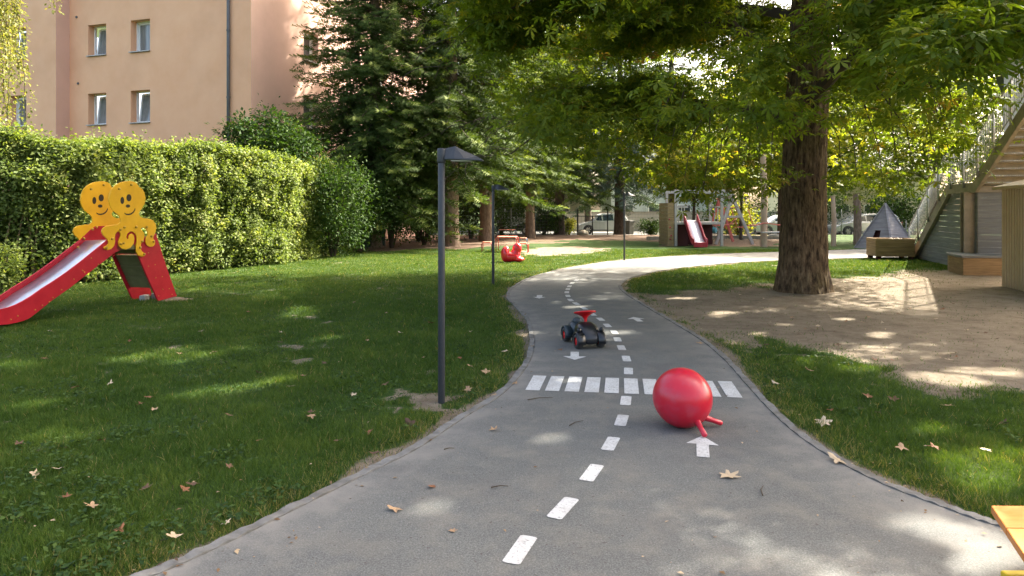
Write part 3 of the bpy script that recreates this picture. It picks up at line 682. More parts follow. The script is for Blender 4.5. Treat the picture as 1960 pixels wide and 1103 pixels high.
    K = 34; N = len(top) * K; pos = np.repeat(top, K, 0) + rng.normal(size=(N, 3)) * (.6, .6, .3)
    scatter('crown', M['chestnut'], LEAF5, pos, rdir(N), rdir(N) * .5 + (0, 0, 1), .22 + .12 * rng.random(N), t)
chestnut()

def conifer(name, label, x, y, ht, rmax, zlow, rtr, mkey='conifer', nb=150, seed=1, bark='sprucebark', seglen=.27, droop=.35, group='conifers along the back of the playground'):
    z0 = float(gz(x, y)); t = thing(name, label, 'tree', (x, y, z0), group=group); rs = np.random.default_rng(seed)
    pts = [(0, 0, -.1), (0, 0, .6), (.02, 0, ht * .3), (.05, .02, ht * .7), (0, 0, ht)]
    trunk_mesh('trunk', M[bark], pts, [rtr * 1.08, rtr, rtr * .8, rtr * .4, .03], t, 32, 60, .05, rtr * .22, seed)
    bm_ = MB(); S = []; Dd = []; Nn = []; Sc = []; Rn = []
    for i in range(nb):
        f = (i / nb) ** .85; z = zlow + (ht - zlow - .3) * f; az = i * 2.399 + rs.uniform(-.3, .3)
        if z > 7 and rs.random() < .15: continue
        L = rmax * (1 - f) ** .75 * rs.uniform(.72, 1.12) + .35; n = max(4, int(L / seglen)); p = np.array([0, 0, z + .0]); c, s = math.cos(az), math.sin(az); bp = [p]
        r01 = rs.random()
        for k in range(n):
            q = (k + 1) / n; dz = -droop * (1.1 - q * .9) - (.25 if z < ht * .4 else .0) + .3 * max(0, q - .6)
            dv = np.array([c, s, dz]); dv /= np.linalg.norm(dv); p = p + dv * L / n; bp.append(p)
            if q < .18: continue
            for sd in (-1, 1):
                aa = az + sd * R(rs.uniform(38, 70)); dd = np.array([math.cos(aa), math.sin(aa), -.22 + rs.uniform(-.15, .1)])
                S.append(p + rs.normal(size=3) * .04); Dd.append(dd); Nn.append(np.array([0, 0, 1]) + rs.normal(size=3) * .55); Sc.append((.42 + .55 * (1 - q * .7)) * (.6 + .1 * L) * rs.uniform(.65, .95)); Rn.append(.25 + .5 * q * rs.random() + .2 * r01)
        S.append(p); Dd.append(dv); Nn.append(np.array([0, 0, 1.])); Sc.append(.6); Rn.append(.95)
        bm_.tube([tuple(v) for v in bp], [max(.01, .045 * (1 - .8 * k / n)) for k in range(n + 1)], 4, cap=False)
    bm_.build('limbs', M['twig'], t)
    # three layers of sprays for depth
    S = np.array(S); Dd = np.array(Dd); Nn = np.array(Nn); Sc = np.array(Sc); Rn = np.array(Rn)
    S2 = np.concatenate([S, S + (0, 0, -.14) + rs.normal(size=S.shape) * .14]); D2 = np.concatenate([Dd, Dd + rs.normal(size=S.shape) * .35])
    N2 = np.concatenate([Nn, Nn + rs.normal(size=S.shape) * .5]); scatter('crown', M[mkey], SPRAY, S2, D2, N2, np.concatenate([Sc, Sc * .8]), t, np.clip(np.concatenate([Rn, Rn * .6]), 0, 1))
    return t
conifer('fir_tree', 'fir with a pale sunlit trunk behind the tall grey lamp post', -2.62, 29.3, 19, 4.2, 3.7, .34, nb=300, seed=1)
conifer('fir_tree', 'dense dark fir against the pink house wall, its branches reaching the shrubs', -5.7, 28.2, 18, 3.7, 2.0, .3, nb=420, seed=2)
conifer('fir_tree', 'fir with a reddish trunk behind the small red stools', -1.25, 33.5, 20, 4.2, 4.4, .34, nb=240, seed=3)
conifer('fir_tree', 'slim fir trunk standing behind the red table', 1.0, 37.5, 18, 3.6, 3.6, .25, nb=150, seed=4)
conifer('fir_tree', 'fir at the fence whose trunk stands between the dark car and the silver hatchback', 3.0, 43.0, 18, 4.0, 3.4, .32, nb=150, seed=5, bark='darkbark')
conifer('fir_tree', 'fir whose trunk hides the rear of the silver hatchback', 7.0, 44.5, 17, 4.2, 3.2, .34, 'blueconifer', nb=150, seed=6, bark='darkbark')
conifer('fir_tree', 'dark trunked fir standing directly left of the wooden play tower', 10.0, 43, 17, 2.8, 4.6, .32, nb=120, seed=7, bark='darkbark')

def crown_cloud(centers, k, spread, size, tmpl, mk, parent, name='crown', droop=0.):
    cc = np.array(centers, float); N = len(cc) * k; off = rng.normal(size=(N, 3)) * spread; pos = np.repeat(cc, k, 0) + off
    d = off + rng.normal(size=(N, 3)) * np.mean(spread) * .8 + (0, 0, -droop * np.mean(spread)); nn = rdir(N) * .7 + (0, 0, 1)
    cl = np.repeat(rng.random(len(cc)), k); rr = np.clip(rng.random(N) * .6 + cl * .38, 0, 1)
    return scatter(name, M[mk], tmpl, pos, d, nn, size * (.7 + .6 * rng.random(N)), parent, rr)
def decid(name, label, x, y, ht, cr, mk, n=120, k=60, zl=None, rt=.18, size=.28, bark='darkbark', group='broad leaved trees behind the playground', seed=0, tm=None, lean=0):
    z0 = float(gz(x, y)); t = thing(name, label, 'tree', (x, y, z0), group=group); rs = random.Random(seed)
    zl = zl if zl is not None else ht * .35
    trunk_mesh('trunk', M[bark], [(0, 0, -.1), (.03, 0, ht * .3), (lean * .6, 0, ht * .6), (lean, 0, ht * .92)], [rt * 1.15, rt, rt * .65, .03], t, 28, 40, .04, rt * .25, seed)
    mb = MB(); cen = []
    for i in range(16):
        az = i * 2.4 + rs.random(); z = zl * .85 + (ht * .85 - zl * .85) * i / 16; L = cr * rs.uniform(.6, .95) * (1 - .5 * (i / 16) ** 2)
        pts = [(0, 0, z)]; 
        for s in (.35, .7, 1): pts.append((L * s * math.cos(az), L * s * math.sin(az), z + L * .55 * s ** .8))
        mb.tube(pts, [rt * .4, rt * .28, rt * .16, .012], 5, cap=False)
    mb.build('limbs', M['twig'], t)
    q = rdir(n) * (rng.random((n, 1)) ** .38); c = q * (cr, cr, (ht - zl) / 2) + (lean * .7, 0, (ht + zl) / 2)
    crown_cloud(c, k, (cr * .13, cr * .13, cr * .09), size, tm or SIMPLE, mk, t); return t
decid('maple_tree', 'yellow green maple lit from behind, standing over the wooden climbing tower', 15.0, 38, 11.5, 4.6, 'yellowleaf', 130, 60, 2.3, .2, .3, seed=2, tm=PAIR)
decid('young_maple', 'young yellow green maple behind the play tower slide, glowing in the sun', 8.9, 33.5, 5.6, 2.3, 'yellowleaf', 85, 55, 2.2, .07, .2, seed=21, tm=PAIR, group=None)
decid('young_maple', 'young maple catching the sun between the pale post and the chestnut trunk', 11.9, 35.5, 6.4, 1.7, 'yellowleaf', 60, 55, 2.4, .07, .2, seed=22, tm=PAIR, group=None)
decid('maple_tree', 'tall tree with a pale trunk seen through the chestnut leaves right of its trunk', 22.2, 36, 17, 4.5, 'decid', 120, 55, 7.4, .24, .34, 'sprucebark', seed=3, tm=PAIR)
decid('maple_tree', 'leafy tree over the silver estate car', 27, 62, 15, 6.5, 'decid', 150, 60, 3, .25, .42, seed=4, tm=PAIR)
decid('maple_tree', 'broad tree beyond the street behind the grey wooden pyramid', 36, 56, 15, 7, 'decid', 150, 55, 2.6, .25, .42, seed=5, tm=PAIR)
decid('maple_tree', 'rounded tree beyond the beige wall, between house and swings', 15, 72, 14, 5.5, 'decid', 120, 50, 3, .25, .46, seed=6, tm=PAIR)
decid('maple_tree', 'tree beyond the street behind the silver hatchback', 2, 66, 15, 7, 'decid', 150, 55, 2.6, .25, .46, seed=7, tm=PAIR)
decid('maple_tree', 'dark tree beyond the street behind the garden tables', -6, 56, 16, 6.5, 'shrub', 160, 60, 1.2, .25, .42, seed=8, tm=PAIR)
decid('maple_tree', 'tall crown filling the sky above the stair railing', 33, 38, 19, 6.0, 'decid', 110, 45, 6.5, .24, .4, seed=9, tm=PAIR)
decid('maple_tree', 'tall tree rising behind the row of firs', 6, 54, 19, 6.5, 'decid', 130, 50, 5, .24, .42, seed=12, tm=PAIR)
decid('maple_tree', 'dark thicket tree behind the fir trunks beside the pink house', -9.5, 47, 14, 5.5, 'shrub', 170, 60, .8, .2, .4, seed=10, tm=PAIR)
decid('round_tree', 'small round dark green tree showing over the hedge before the drainpipe', -8.1, 22.6, 4.75, 1.55, 'shrub', 120, 75, 2.6, .08, .13, seed=11, group=None)
def birch():
    t = thing('birch_tree', 'birch with hanging yellowish twigs at the left end of the hedge', 'tree', (-14.1, 17.2, 0))
    trunk_mesh('trunk', M['palewood'], [(0, 0, -.1), (0, 0, 3), (.1, 0, 7), (.2, 0, 11)], [.17, .15, .1, .02], t, 24, 40, .03, .04, 4)
    rs = random.Random(3); mb = MB(); L = []
    for i in range(90):
        az = rs.uniform(0, 6.28); z = rs.uniform(5.5, 11); r0 = rs.uniform(.6, 1.95); p = Vector((r0 * math.cos(az), r0 * math.sin(az), z)); pts = [Vector((0, 0, z - .8)), p]
        n = int(rs.uniform(10, 26))
        for k in range(n):
            p = p + Vector((rs.uniform(-.02, .04) * math.cos(az), rs.uniform(-.02, .04) * math.sin(az), -.16)); pts.append(p); L.append(tuple(p)); L.append(tuple(p))
            if p.z < 3.4: break
        mb.tube(pts, .008, 3, cap=False)
    mb.build('limbs', M['twig'], t); c = np.array(L)
    crown_cloud(c, 7, (.09, .09, .06), .085, SIMPLE, 'birch', t, droop=1.5)
birch()

# ------------------------------------------------------------------ hedge, shrubs
def hedge():
    line = [Vector((-13.2, 12.3, 0)), Vector((-9.75, 13.9, 0)), Vector((-8.25, 16.9, 0)), Vector((-6.95, 19.4, 0)), Vector((-6.45, 21.9, 0)), Vector((-6.25, 24.4, 0)), Vector((-5.9, 27.0, 0))]
    t = thing('hedge', 'tall clipped hedge, sunlit on top and thin at its foot, running beside the lawn', 'hedge', line[2])
    o = np.array(line[2]); P_ = np.array([tuple(p) for p in crom(line, 12)]); seg = np.diff(P_, axis=0); L = np.linalg.norm(seg, axis=1); cum = np.concatenate([[0], np.cumsum(L)]); tot = cum[-1]
    def at(s):
        i = np.clip(np.searchsorted(cum, s) - 1, 0, len(L) - 1); f = ((s - cum[i]) / L[i])[:, None]; d = seg[i] / L[i][:, None]
        return P_[i] + seg[i] * f, np.stack([d[:, 1], -d[:, 0], d[:, 2] * 0], 1)          # point, outward normal to the lawn
    top = lambda s: 3.06 + .12 * np.sin(s * .9) + .1 * np.sin(s * 2.3 + 1) + .12 * (s / tot)
    n = 78000; s = rng.random(n) * tot; which = rng.random(n); p, nm = at(s); tp = top(s)
    dep = np.abs(rng.normal(size=n)) * .17; z = .08 + rng.random(n) * (tp - .08)
    bulge = (vnoise(s, z, .8, 31) - .5) * .26 + (vnoise(s, z, .22, 32) - .5) * .3
    front = which < .68
    off = np.where(front, .1 + bulge - dep - .18 * np.clip((z - 2.3) / .8, 0, 1) ** 2, -rng.random(n) * 1.5)
    zt = tp + (vnoise(s, off, .5, 33) - .5) * .3 - dep * .8 + np.where(rng.random(n) < .05, rng.random(n) * .28, 0)
    z = np.where(front, z, zt)
    thin = np.clip((5.2 - s) / 1.5, 0, 1)
    keep = ~(front & (z < 1.85 + .35 * np.sin(s * 3)) & (rng.random(n) < (.8 * thin)))
    keep &= ~(front & (z < .4) & (rng.random(n) < .4)); keep &= ~(front & (vnoise(s, z, .3, 35) < .08))
    p, nm, z, off, s, front = p[keep], nm[keep], z[keep], off[keep], s[keep], front[keep]
    C = p + nm * off[:, None]; C[:, 2] = z; C -= o
    k = 3; N = len(C) * k; pos = np.repeat(C, k, 0) + rng.normal(size=(N, 3)) * .05; nn = np.repeat(np.where(front[:, None], nm * .8 + (0, 0, .7), np.array([[0, 0, 1.]])), k, 0) + rng.normal(size=(N, 3)) * .55
    d = rdir(N) * (1, 1, .6) + (0, 0, -.1); rr = np.clip(rng.random(N) * .6 + .4 * np.repeat(vnoise(s, C[:, 2], .5, 34), k), 0, 1)
    scatter('foliage', M['hedge'], SIMPLE, pos, d, nn, .055 + .05 * rng.random(N), t, rr)
    # inner twigs and the stems at the foot
    mb = MB(); rs = random.Random(2)
    for i in range(190):
        ss = np.array([rs.uniform(0, tot)]); pp, nmm = at(ss); b = Vector(pp[0] - nmm[0] * rs.uniform(.3, 1.0)); pts = [b - Vector(o)]; x = Vector(nmm[0]); y = Vector((-x.y, x.x, 0))
        a, c = rs.uniform(-.2, .3), rs.uniform(-.3, .3); h = rs.uniform(2.0, 2.8)
        for q in (.3, .6, 1): pts.append(b - Vector(o) + x * a * q + y * c * q * q * 1.4 + Vector((rs.uniform(-.05, .05), 0, h * q)))
        mb.tube(pts, [rs.uniform(.018, .045), .022, .015, .008], 5, cap=False)
    mb.build('stems', M['plank'], t)
    # dense dark inside of the hedge
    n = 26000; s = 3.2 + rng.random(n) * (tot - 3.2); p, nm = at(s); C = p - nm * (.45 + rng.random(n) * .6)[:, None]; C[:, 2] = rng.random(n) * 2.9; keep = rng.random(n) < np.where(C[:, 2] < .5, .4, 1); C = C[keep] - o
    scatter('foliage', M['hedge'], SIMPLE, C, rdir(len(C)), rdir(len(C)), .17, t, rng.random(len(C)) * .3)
hedge()
def shrub(label, x, y, h, r, mk='shrub', n=90, k=60, size=.1, zl=.1, group='shrubs under the firs', sp=.16):
    z0 = float(gz(x, y)); t = thing('shrub', label, 'shrub', (x, y, z0), group=group); mb = MB(); rs = random.Random(int(x * 100 + y))
    for i in range(12):
        az = rs.uniform(0, 6.28); a = r * rs.uniform(.2, .7); mb.tube([(.06 * math.cos(az), .06 * math.sin(az), 0), (a * .5 * math.cos(az), a * .5 * math.sin(az), h * .45), (a * math.cos(az), a * math.sin(az), h * .85)], [.03, .02, .008], 5, cap=False)
    mb.build('stems', M['twig'], t)
    q = rdir(n) * (rng.random((n, 1)) ** .4); c = q * (r, r, (h - zl) / 2) + (0, 0, (h + zl) / 2)
    crown_cloud(c, k, (sp * r, sp * r, sp * r), size, SIMPLE, mk, t, 'foliage')
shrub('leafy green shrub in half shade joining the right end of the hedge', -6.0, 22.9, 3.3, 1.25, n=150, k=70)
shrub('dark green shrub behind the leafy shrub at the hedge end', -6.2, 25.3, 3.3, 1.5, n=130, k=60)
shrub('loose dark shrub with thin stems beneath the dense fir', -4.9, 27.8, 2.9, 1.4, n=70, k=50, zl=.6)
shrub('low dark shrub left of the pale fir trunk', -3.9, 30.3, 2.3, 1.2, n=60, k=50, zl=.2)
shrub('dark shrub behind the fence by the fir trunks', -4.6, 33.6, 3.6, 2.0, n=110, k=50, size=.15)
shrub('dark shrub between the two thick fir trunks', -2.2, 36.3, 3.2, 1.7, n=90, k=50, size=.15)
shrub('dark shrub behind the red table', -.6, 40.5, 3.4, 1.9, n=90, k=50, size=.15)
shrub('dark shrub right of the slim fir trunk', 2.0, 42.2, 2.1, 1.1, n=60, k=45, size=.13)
shrub('low green bush by the fence in front of the beige wall', 9.05, 44.6, 1.15, .75, n=45, k=40, size=.12, group=None, zl=.05)
shrub('small yellow green bush beside the street left of the silver hatchback', 4.1, 49, 1.3, .5, 'yellowleaf', n=30, k=40, size=.12, group=None, zl=.05)
shrub('sunlit bush behind the climbing frame ropes', 13.6, 41, 2.0, 1.2, 'yellowleaf', n=50, k=40, size=.13, group=None)
shrub('green bush on the left beneath the hanging birch twigs', -9.9, 13.2, .8, .42, 'hedge', n=35, k=50, size=.08, group=None)
for x, y, h, lb in ((17, 52, 2.6, 'dark garden bush beyond the street right of the swings'), (23, 52, 3.1, 'dark bush behind the silver estate car'), (28, 50, 3.2, 'dark bush behind the grey wooden pyramid'), (33, 46, 3.2, 'dark bush behind the stair railing')):
    shrub(lb, x, y, h, 2.4, n=90, k=50, size=.2, group='bushes beyond the street')

# ------------------------------------------------------------------ lamp posts
def lamp(loc, label, rz=0):
    t = thing('street_lamp', label, 'lamp post', loc, rz, 'grey lamp posts beside the path'); hz = 2.13
    mb = MB(); mb.tube([(0, 0, -.1), (0, 0, 1.98)], .029, 20); mb.build('pole', M['lamp'], t, True, .002)
    mb = MB(); mb.lathe([(.0005, 1.98), (.034, 1.98), (.036, 1.99), (.036, 2.085), (.033, 2.098), (.0005, 2.1)], n=20); mb.build('collar', M['lamp'], t, True)
    xs = [(.03, 2.005, 2.1, .04), (.115, 2.005, 2.118, .07), (.2, 2.0, 2.075, .065), (.3, 1.995, 2.03, .055), (.345, 1.993, 2.0, .045)]
    mb = MB()
    for x, a, b, wd in xs: mb.v += [(x, -wd, a), (x, -wd * .95, a + .012), (x, 0, b), (x, wd * .95, a + .012), (x, wd, a)]
    n = len(xs)
    for i in range(n - 1):
        for j in range(5): k = (j + 1) % 5; mb.f.append((i * 5 + j, i * 5 + k, i * 5 + 5 + k, i * 5 + 5 + j))
    mb.f += [(0, 1, 2, 3, 4), tuple(range((n - 1) * 5, n * 5))]; hd = mb.build('lamp_head', M['lamp'], t, False, .003)
    mb = MB(); mb.box((.17, 0, 1.996), (.17, .09, .008)); mb.build('lamp_glass', M['lampglass'], hd)
lamp(LAMPS[0], 'nearest tall grey lamp post, in the lawn left of the crosswalk', R(-4))
lamp(LAMPS[1], 'dark grey lamp post in the lawn just left of the red plastic duck', R(-4))
lamp(LAMPS[2], 'sunlit lamp post on the far grass edge where the path bends right', R(-4))

# ------------------------------------------------------------------ octopus slide
def slide():
    n = Vector((.975, -.22, 0)).normalized(); p0 = Vector((-6.16, 11.88, 0)); W_ = .51; d = Vector((-.22, -.975, 0))
    t = thing('playground_slide', 'red slide with two yellow smiling octopus boards standing on the lawn by the hedge', 'slide', p0)
    back = -n * W_
    def q8(x, y, o=0): return onplane(130 + x / 4.084, 330 + y / 4.084, p0 + n * o, n) - p0
    def q5(x, y, o=0): return onplane(x / 2.9816, 320 + y / 2.9816, p0 + n * o, n) - p0
    topz = [(563, 412), (608, 420), (540, 475), (460, 540), (380, 600), (310, 648), (240, 692), (180, 735), (130, 765), (90, 785), (50, 800), (0, 812), (-60, 818), (-130, 818)]
    botz = [(-130, 905), (-60, 906), (0, 903), (50, 898), (90, 890), (130, 880), (165, 866), (200, 840), (300, 760), (400, 690), (500, 610), (655, 490), (760, 440), (800, 400), (700, 330)]
    out = [(800, 335), (695, 338), (670, 358)] + topz[1:] + botz[:-1]
    for nm, sh in (('side_panel', Vector((0, 0, 0))), ('side_panel', back)):
        mb = MB(); mb.prism([q5(*p) + sh for p in out], -n * .025); o = mb.build(nm, M['red'], t, False, .006)
    # bed
    top3 = [q5(*p) + Vector((0, 0, -.1)) for p in [(760, 385), (640, 390)] + topz[1:]]; mb = MB(); a = [p - n * .027 for p in top3]; b = [p + back + n * .002 for p in top3]; k = len(a)
    mb.add(a + b, [(i, i + 1, k + i + 1, k + i) for i in range(k - 1)]); o = mb.build('bed', M['steel'], t, True)
    s = o.modifiers.new('solid', 'SOLIDIFY'); s.thickness = .012
    # platform, ladder
    mb = MB(); mb.prism([q8(380, 560), q8(560, 560), q8(560, 600), q8(380, 612)], back); mb.build('platform', M['olive'], t, False, .01)
    lad = [(500, 540), (690, 480), (770, 735), (852, 968), (705, 1007), (600, 770), (545, 640)]
    for sh in (Vector((0, 0, 0)), back):
        mb = MB(); mb.prism([q8(*p) + sh for p in lad], -n * .03); mb.build('side_panel', M['red'], t, False, .006)
    for x, y in ((545, 640), (588, 735), (625, 820), (662, 905)):
        a = q8(x - 21, y - 84); b = q8(x + 20, y); mb = MB(); e = -d
        pts = [a, a + e * .24, a + e * .24 + Vector((0, 0, -.03)), a + e * .05 + Vector((0, 0, -.03)), b + e * .02, b - e * .0]
        mb.prism([p - n * .03 for p in pts], back + n * .03); mb.build('step', M['olive'], t, False, .01)
    for x in (712, 800):
        p = q8(x, 992); p.z = 0; mb = MB(); mb.box(p - n * .3 + Vector((0, 0, .03)), (.1, .16, .12)); mb.build('foot_block', M['galv'], t, False, .01)
    # octopus boards
    oc = [(470, 68), (495, 68), (515, 72), (535, 82), (547, 97), (556, 115), (572, 124), (588, 138), (601, 165), (608, 205), (601, 245), (580, 280), (563, 305), (556, 325), (563, 345), (590, 358), (630, 362), (665, 375), (686, 402), (691, 440), (682, 475), (670, 500), (668, 520), (682, 545), (680, 565), (665, 580), (640, 583), (618, 570), (608, 545),
          (612, 515), (625, 490), (622, 460), (607, 440), (590, 432), (572, 438), (578, 452), (592, 470), (600, 500), (590, 530), (573, 560), (566, 590), (580, 618), (605, 637), (602, 653), (578, 661), (550, 650), (535, 620), (533, 580), (540, 540), (538, 500), (525, 475), (505, 463), (485, 463), (465, 480), (456, 505), (463, 521), (474, 521), (474, 505), (482, 488), (500, 480),
          (515, 492), (520, 520), (515, 555), (490, 590), (455, 604), (420, 596), (400, 575), (395, 545), (402, 520), (412, 500), (411, 476), (400, 462), (385, 465), (371, 485), (368, 510), (370, 540), (362, 575), (340, 600), (310, 608), (285, 600), (281, 586), (300, 576), (317, 560), (318, 540), (300, 515), (276, 492), (265, 465), (273, 438), (300, 420), (350, 412), (390, 408),
          (410, 392), (412, 370), (405, 345), (380, 322), (350, 298), (331, 265), (320, 220), (325, 175), (345, 130), (375, 98), (420, 75)]
    def ell(cx, cy, rx, ry, o, nn=18, rot=0): return [q8(cx + rx * math.cos(a) * math.cos(rot) - ry * math.sin(a) * math.sin(rot), cy + rx * math.cos(a) * math.sin(rot) + ry * math.sin(a) * math.cos(rot), o) for a in [2 * math.pi * i / nn for i in range(nn)]]
    for sh, lab in ((Vector((0, 0, 0)), None), (back - n * .03, None)):
        mb = MB(); mb.prism([q8(x, y, .022) + sh for x, y in oc], -n * .019); ob = mb.build('octopus_board', M['yellow'], t, False, .004)
        for cx, cy, rx, ry in ((424, 220, 14, 28), (476, 199, 19, 28)):
            mb = MB(); mb.prism([p + sh for p in ell(cx, cy, rx, ry, .022)], n * .003); mb.build('eye', M['ink'], ob)
        mb = MB(); mb.prism([p + sh for p in ell(468, 264, 17, 13, .022)], n * .003); mb.build('nose', M['ink'], ob)
        arc = [(440, 318), (452, 325), (470, 327), (490, 323), (507, 311), (518, 296), (523, 282)]
        up = [q8(x, y - 3, .022) + sh for x, y in arc]; dn = [q8(x + 3, y + 8, .022) + sh for x, y in arc]
        mb = MB(); mb.prism(up + dn[::-1], n * .003); mb.build('mouth', M['ink'], ob)
        for x, y in ((398, 130), (493, 98), (438, 430), (408, 448), (530, 428), (612, 428), (342, 520), (410, 560), (432, 553), (297, 590), (578, 540), (562, 588), (593, 640), (650, 500), (667, 540)):
            mb = MB(); p = q8(x, y, .021) + sh; mb.tube([p, p + n * .02, p + n * .027], [.022, .019, .008], 10); mb.build('bolt', M['bolt'], ob, True)
    for x, y in ((520, 520), (560, 555), (480, 600), (420, 640), (470, 590), (300, 745), (280, 770), (240, 790), (200, 815), (100, 850), (60, 870), (350, 700)):
        mb = MB(); p = q5(x, y, .001); mb.tube([p, p + n * .006], .009, 8); mb.build('bolt', M['bolt'], t, True)
    for x, y in ((628, 630), (680, 722), (628, 735), (685, 825), (735, 815), (740, 915), (790, 910), (708, 968), (812, 955)):
        mb = MB(); p = q8(x, y, .001); mb.tube([p, p + n * .006], .009, 8); mb.build('bolt', M['bolt'], t, True)
slide()

# ------------------------------------------------------------------ hopper ball
def ball():
    C = Vector((1.248, 5.0, .212)); t = thing('hopper_ball', 'big red rubber hopper ball with two horn handles lying on the path by the crosswalk', 'ball', (C.x, C.y, .012))
    ax = Vector((.165, -.15, -.19)).normalized(); q = ax.to_track_quat('Z', 'Y').to_matrix(); o = Vector((0, 0, .206))
    prof = [(.2145 * math.sin(a) * (1 + .01 * math.cos(2 * a)), -.2145 * math.cos(a)) for a in [math.pi * i / 40 for i in range(41)]]
    mb = MB(); mb.lathe(prof, o, 64, q); ob = mb.build('ball', M['ballred'], t, True)
    A, B = Vector((1.335, 4.715, .03)), Vector((1.535, 4.99, .032)); cc = C
    for tip in (A, B):
        dv = (tip - cc).normalized(); oth = (B - A).normalized() * (.55 if tip is B else -.55); b = (ax * 1.0 + oth * .62).normalized() * .2
        s = cc + b; pts = [s - (tip - s) * .15, s, s + (tip - s) * .5, s + (tip - s) * .93, tip]
        mb = MB(); mb.tube([p - Vector((C.x, C.y, .012)) for p in pts], [.034, .024, .0175, .0195, .01], 14); mb.build('handle', M['ballred'], t, True)
    mb = MB(); p = o + q @ Vector((0, 0, .2125)); mb.lathe([(.0, .004), (.012, .004), (.014, 0)], p, 12, q); mb.build('valve', M['ballred'], t, True)
ball()

# ------------------------------------------------------------------ ride-on toy car
def toycar():
    f = Vector((.237, -.971, 0)); t = thing('ride_on_car', 'black ride-on toy car with red rims and a red steering wheel on the path', 'toy car', (.832, 8.0, .012), math.atan2(f.y, f.x))
    def loft(st, name, m, sub=1, p=2.6):
        mb = MB(); n = 16
        for x, hw, z0, z1 in st:
            for j in range(n):
                a = 2 * math.pi * j / n; c, s = math.cos(a), math.sin(a)
                mb.v.append((x, hw * math.copysign(abs(c) ** (2 / p), c), (z0 + z1) / 2 + (z1 - z0) / 2 * math.copysign(abs(s) ** (2 / p), s)))
        for i in range(len(st) - 1):
            for j in range(n): k = (j + 1) % n; mb.f.append((i * n + j, i * n + k, i * n + n + k, i * n + n + j))
        mb.f += [tuple(range(n)), tuple(range((len(st) - 1) * n, len(st) * n))]
        return mb.build(name, m, t, True, sub=sub)
    loft([(.0, .08, .07, .2), (.012, .115, .055, .25), (.05, .132, .06, .285), (.12, .134, .06, .29), (.19, .13, .06, .27), (.245, .118, .055, .225), (.285, .095, .05, .17), (.308, .06, .06, .125)], 'bonnet', M['carblack'])
    loft([(-.31, .05, .12, .2), (-.295, .09, .09, .235), (-.24, .105, .075, .25), (-.18, .1, .065, .235), (-.11, .075, .055, .2), (-.03, .066, .05, .19), (.05, .075, .05, .2)], 'seat', M['carseat'])
    loft([(-.245, .045, .2, .25), (-.235, .06, .2, .285), (-.2, .06, .2, .29), (-.175, .045, .2, .26)], 'seat_back', M['carseat'])
    for x in (.21, -.225):
        for s in (-1, 1):
            m = M['carblack'] if x > 0 else M['carseat']; mb = MB(); r0, r1, n = .09, .108, 12; y0, y1 = s * .08, s * .168
            for i in range(n + 1):
                a = R(-12 + 204 * i / n)
                for r_, y in ((r0, y0), (r1, y0), (r1, y1 - s * .012), (r1 - .006, y1), (r0, y1)): mb.v.append((x + r_ * math.cos(a), y, .082 + r_ * math.sin(a) * (1 if r_ == r0 else 1.04)))
            for i in range(n):
                for j in range(5): k = (j + 1) % 5; mb.f.append((i * 5 + j, i * 5 + k, i * 5 + 5 + k, i * 5 + 5 + j))
            mb.f += [(0, 1, 2, 3, 4), tuple(range(n * 5, n * 5 + 5))]; mb.build('fender', m, t, True)
            if x > 0:
                mb = MB(); mb.lathe([(.0, -.02), (.02, -.018), (.028, 0), (.024, .018), (.0, .026)], (x + .03, s * .135, .212), 14, Matrix.Rotation(R(75), 3, 'Y')); mb.build('headlight', M['carblack'], t, True)
            Mr = Matrix.Rotation(R(90), 3, 'X'); yc = s * .132
            wh = MB(); wh.lathe([(.05, -.034), (.07, -.037), (.079, -.026), (.081, 0), (.079, .026), (.07, .037), (.05, .034)], (x, yc, .081), 28, Mr); wh.build('wheel', M['tyre'], t, True)
            rim = MB(); rim.lathe([(.052, -.018), (.05, .024 * 1), (.042, .016), (.03, .02), (.022, .03), (.0, .03)], (x, yc, .081), 24, Matrix.Rotation(R(90 * -s), 3, 'X')); rim.build('rim', M['toyred'], t, True)
    mb = MB()
    for x in (.21, -.225): mb.tube([(x, -.1, .081), (x, .1, .081)], .009, 8)
    mb.build('axle', M['galv'], t)
    T_ = Matrix.Rotation(R(-14), 3, 'Y'); o = Vector((.095, 0, .262)); mb = MB(); mb.lathe([(.016, 0), (.018, .05), (.036, .078), (.072, .1), (.105, .114)], o, 20, T_); mb.lathe([(.105, .114), (.125, .118), (.132, .128), (.123, .136), (.104, .128), (.06, .112), (.02, .105), (.0, .104)], o, 24, T_)
    mb.build('steering_wheel', M['toyred'], t, True)
toycar()

# ------------------------------------------------------------------ red plastic duck, garden tables
def duck():
    b = G(981, 502); t = thing('plastic_duck', 'red plastic duck seat standing in the sunny grass before the red table', 'toy', b, R(8))
    s = 20.5 / 1307 / 7.88 * 1.0
    def e(cx, cy, rx, ry, rz_, z=None): return ((cx - 640) * s, 0, (970 - cy) * s), (rx * s, rz_ * s, ry * s)
    mb = MB()
    for c, r_ in (e(528, 850, 66, 118, 85), e(595, 890, 110, 76, 90), e(690, 850, 70, 80, 70), e(712, 762, 72, 84, 62), e(655, 890, 110, 70, 90), e(730, 925, 92, 42, 100), e(545, 790, 45, 62, 60), e(650, 800, 30, 22, 30)):
        for_ = [(math.sin(a), -math.cos(a)) for a in [math.pi * i / 12 for i in range(13)]]
        mb.lathe([(r, z) for r, z in for_], c, 16, Matrix.Diagonal(r_))
    o = mb.build('body', M['duckred'], t, True); m = o.modifiers.new('r', 'REMESH'); m.mode = 'VOXEL'; m.voxel_size = .014; m.use_smooth_shade = True
    m = o.modifiers.new('s', 'SMOOTH'); m.iterations = 6
duck()
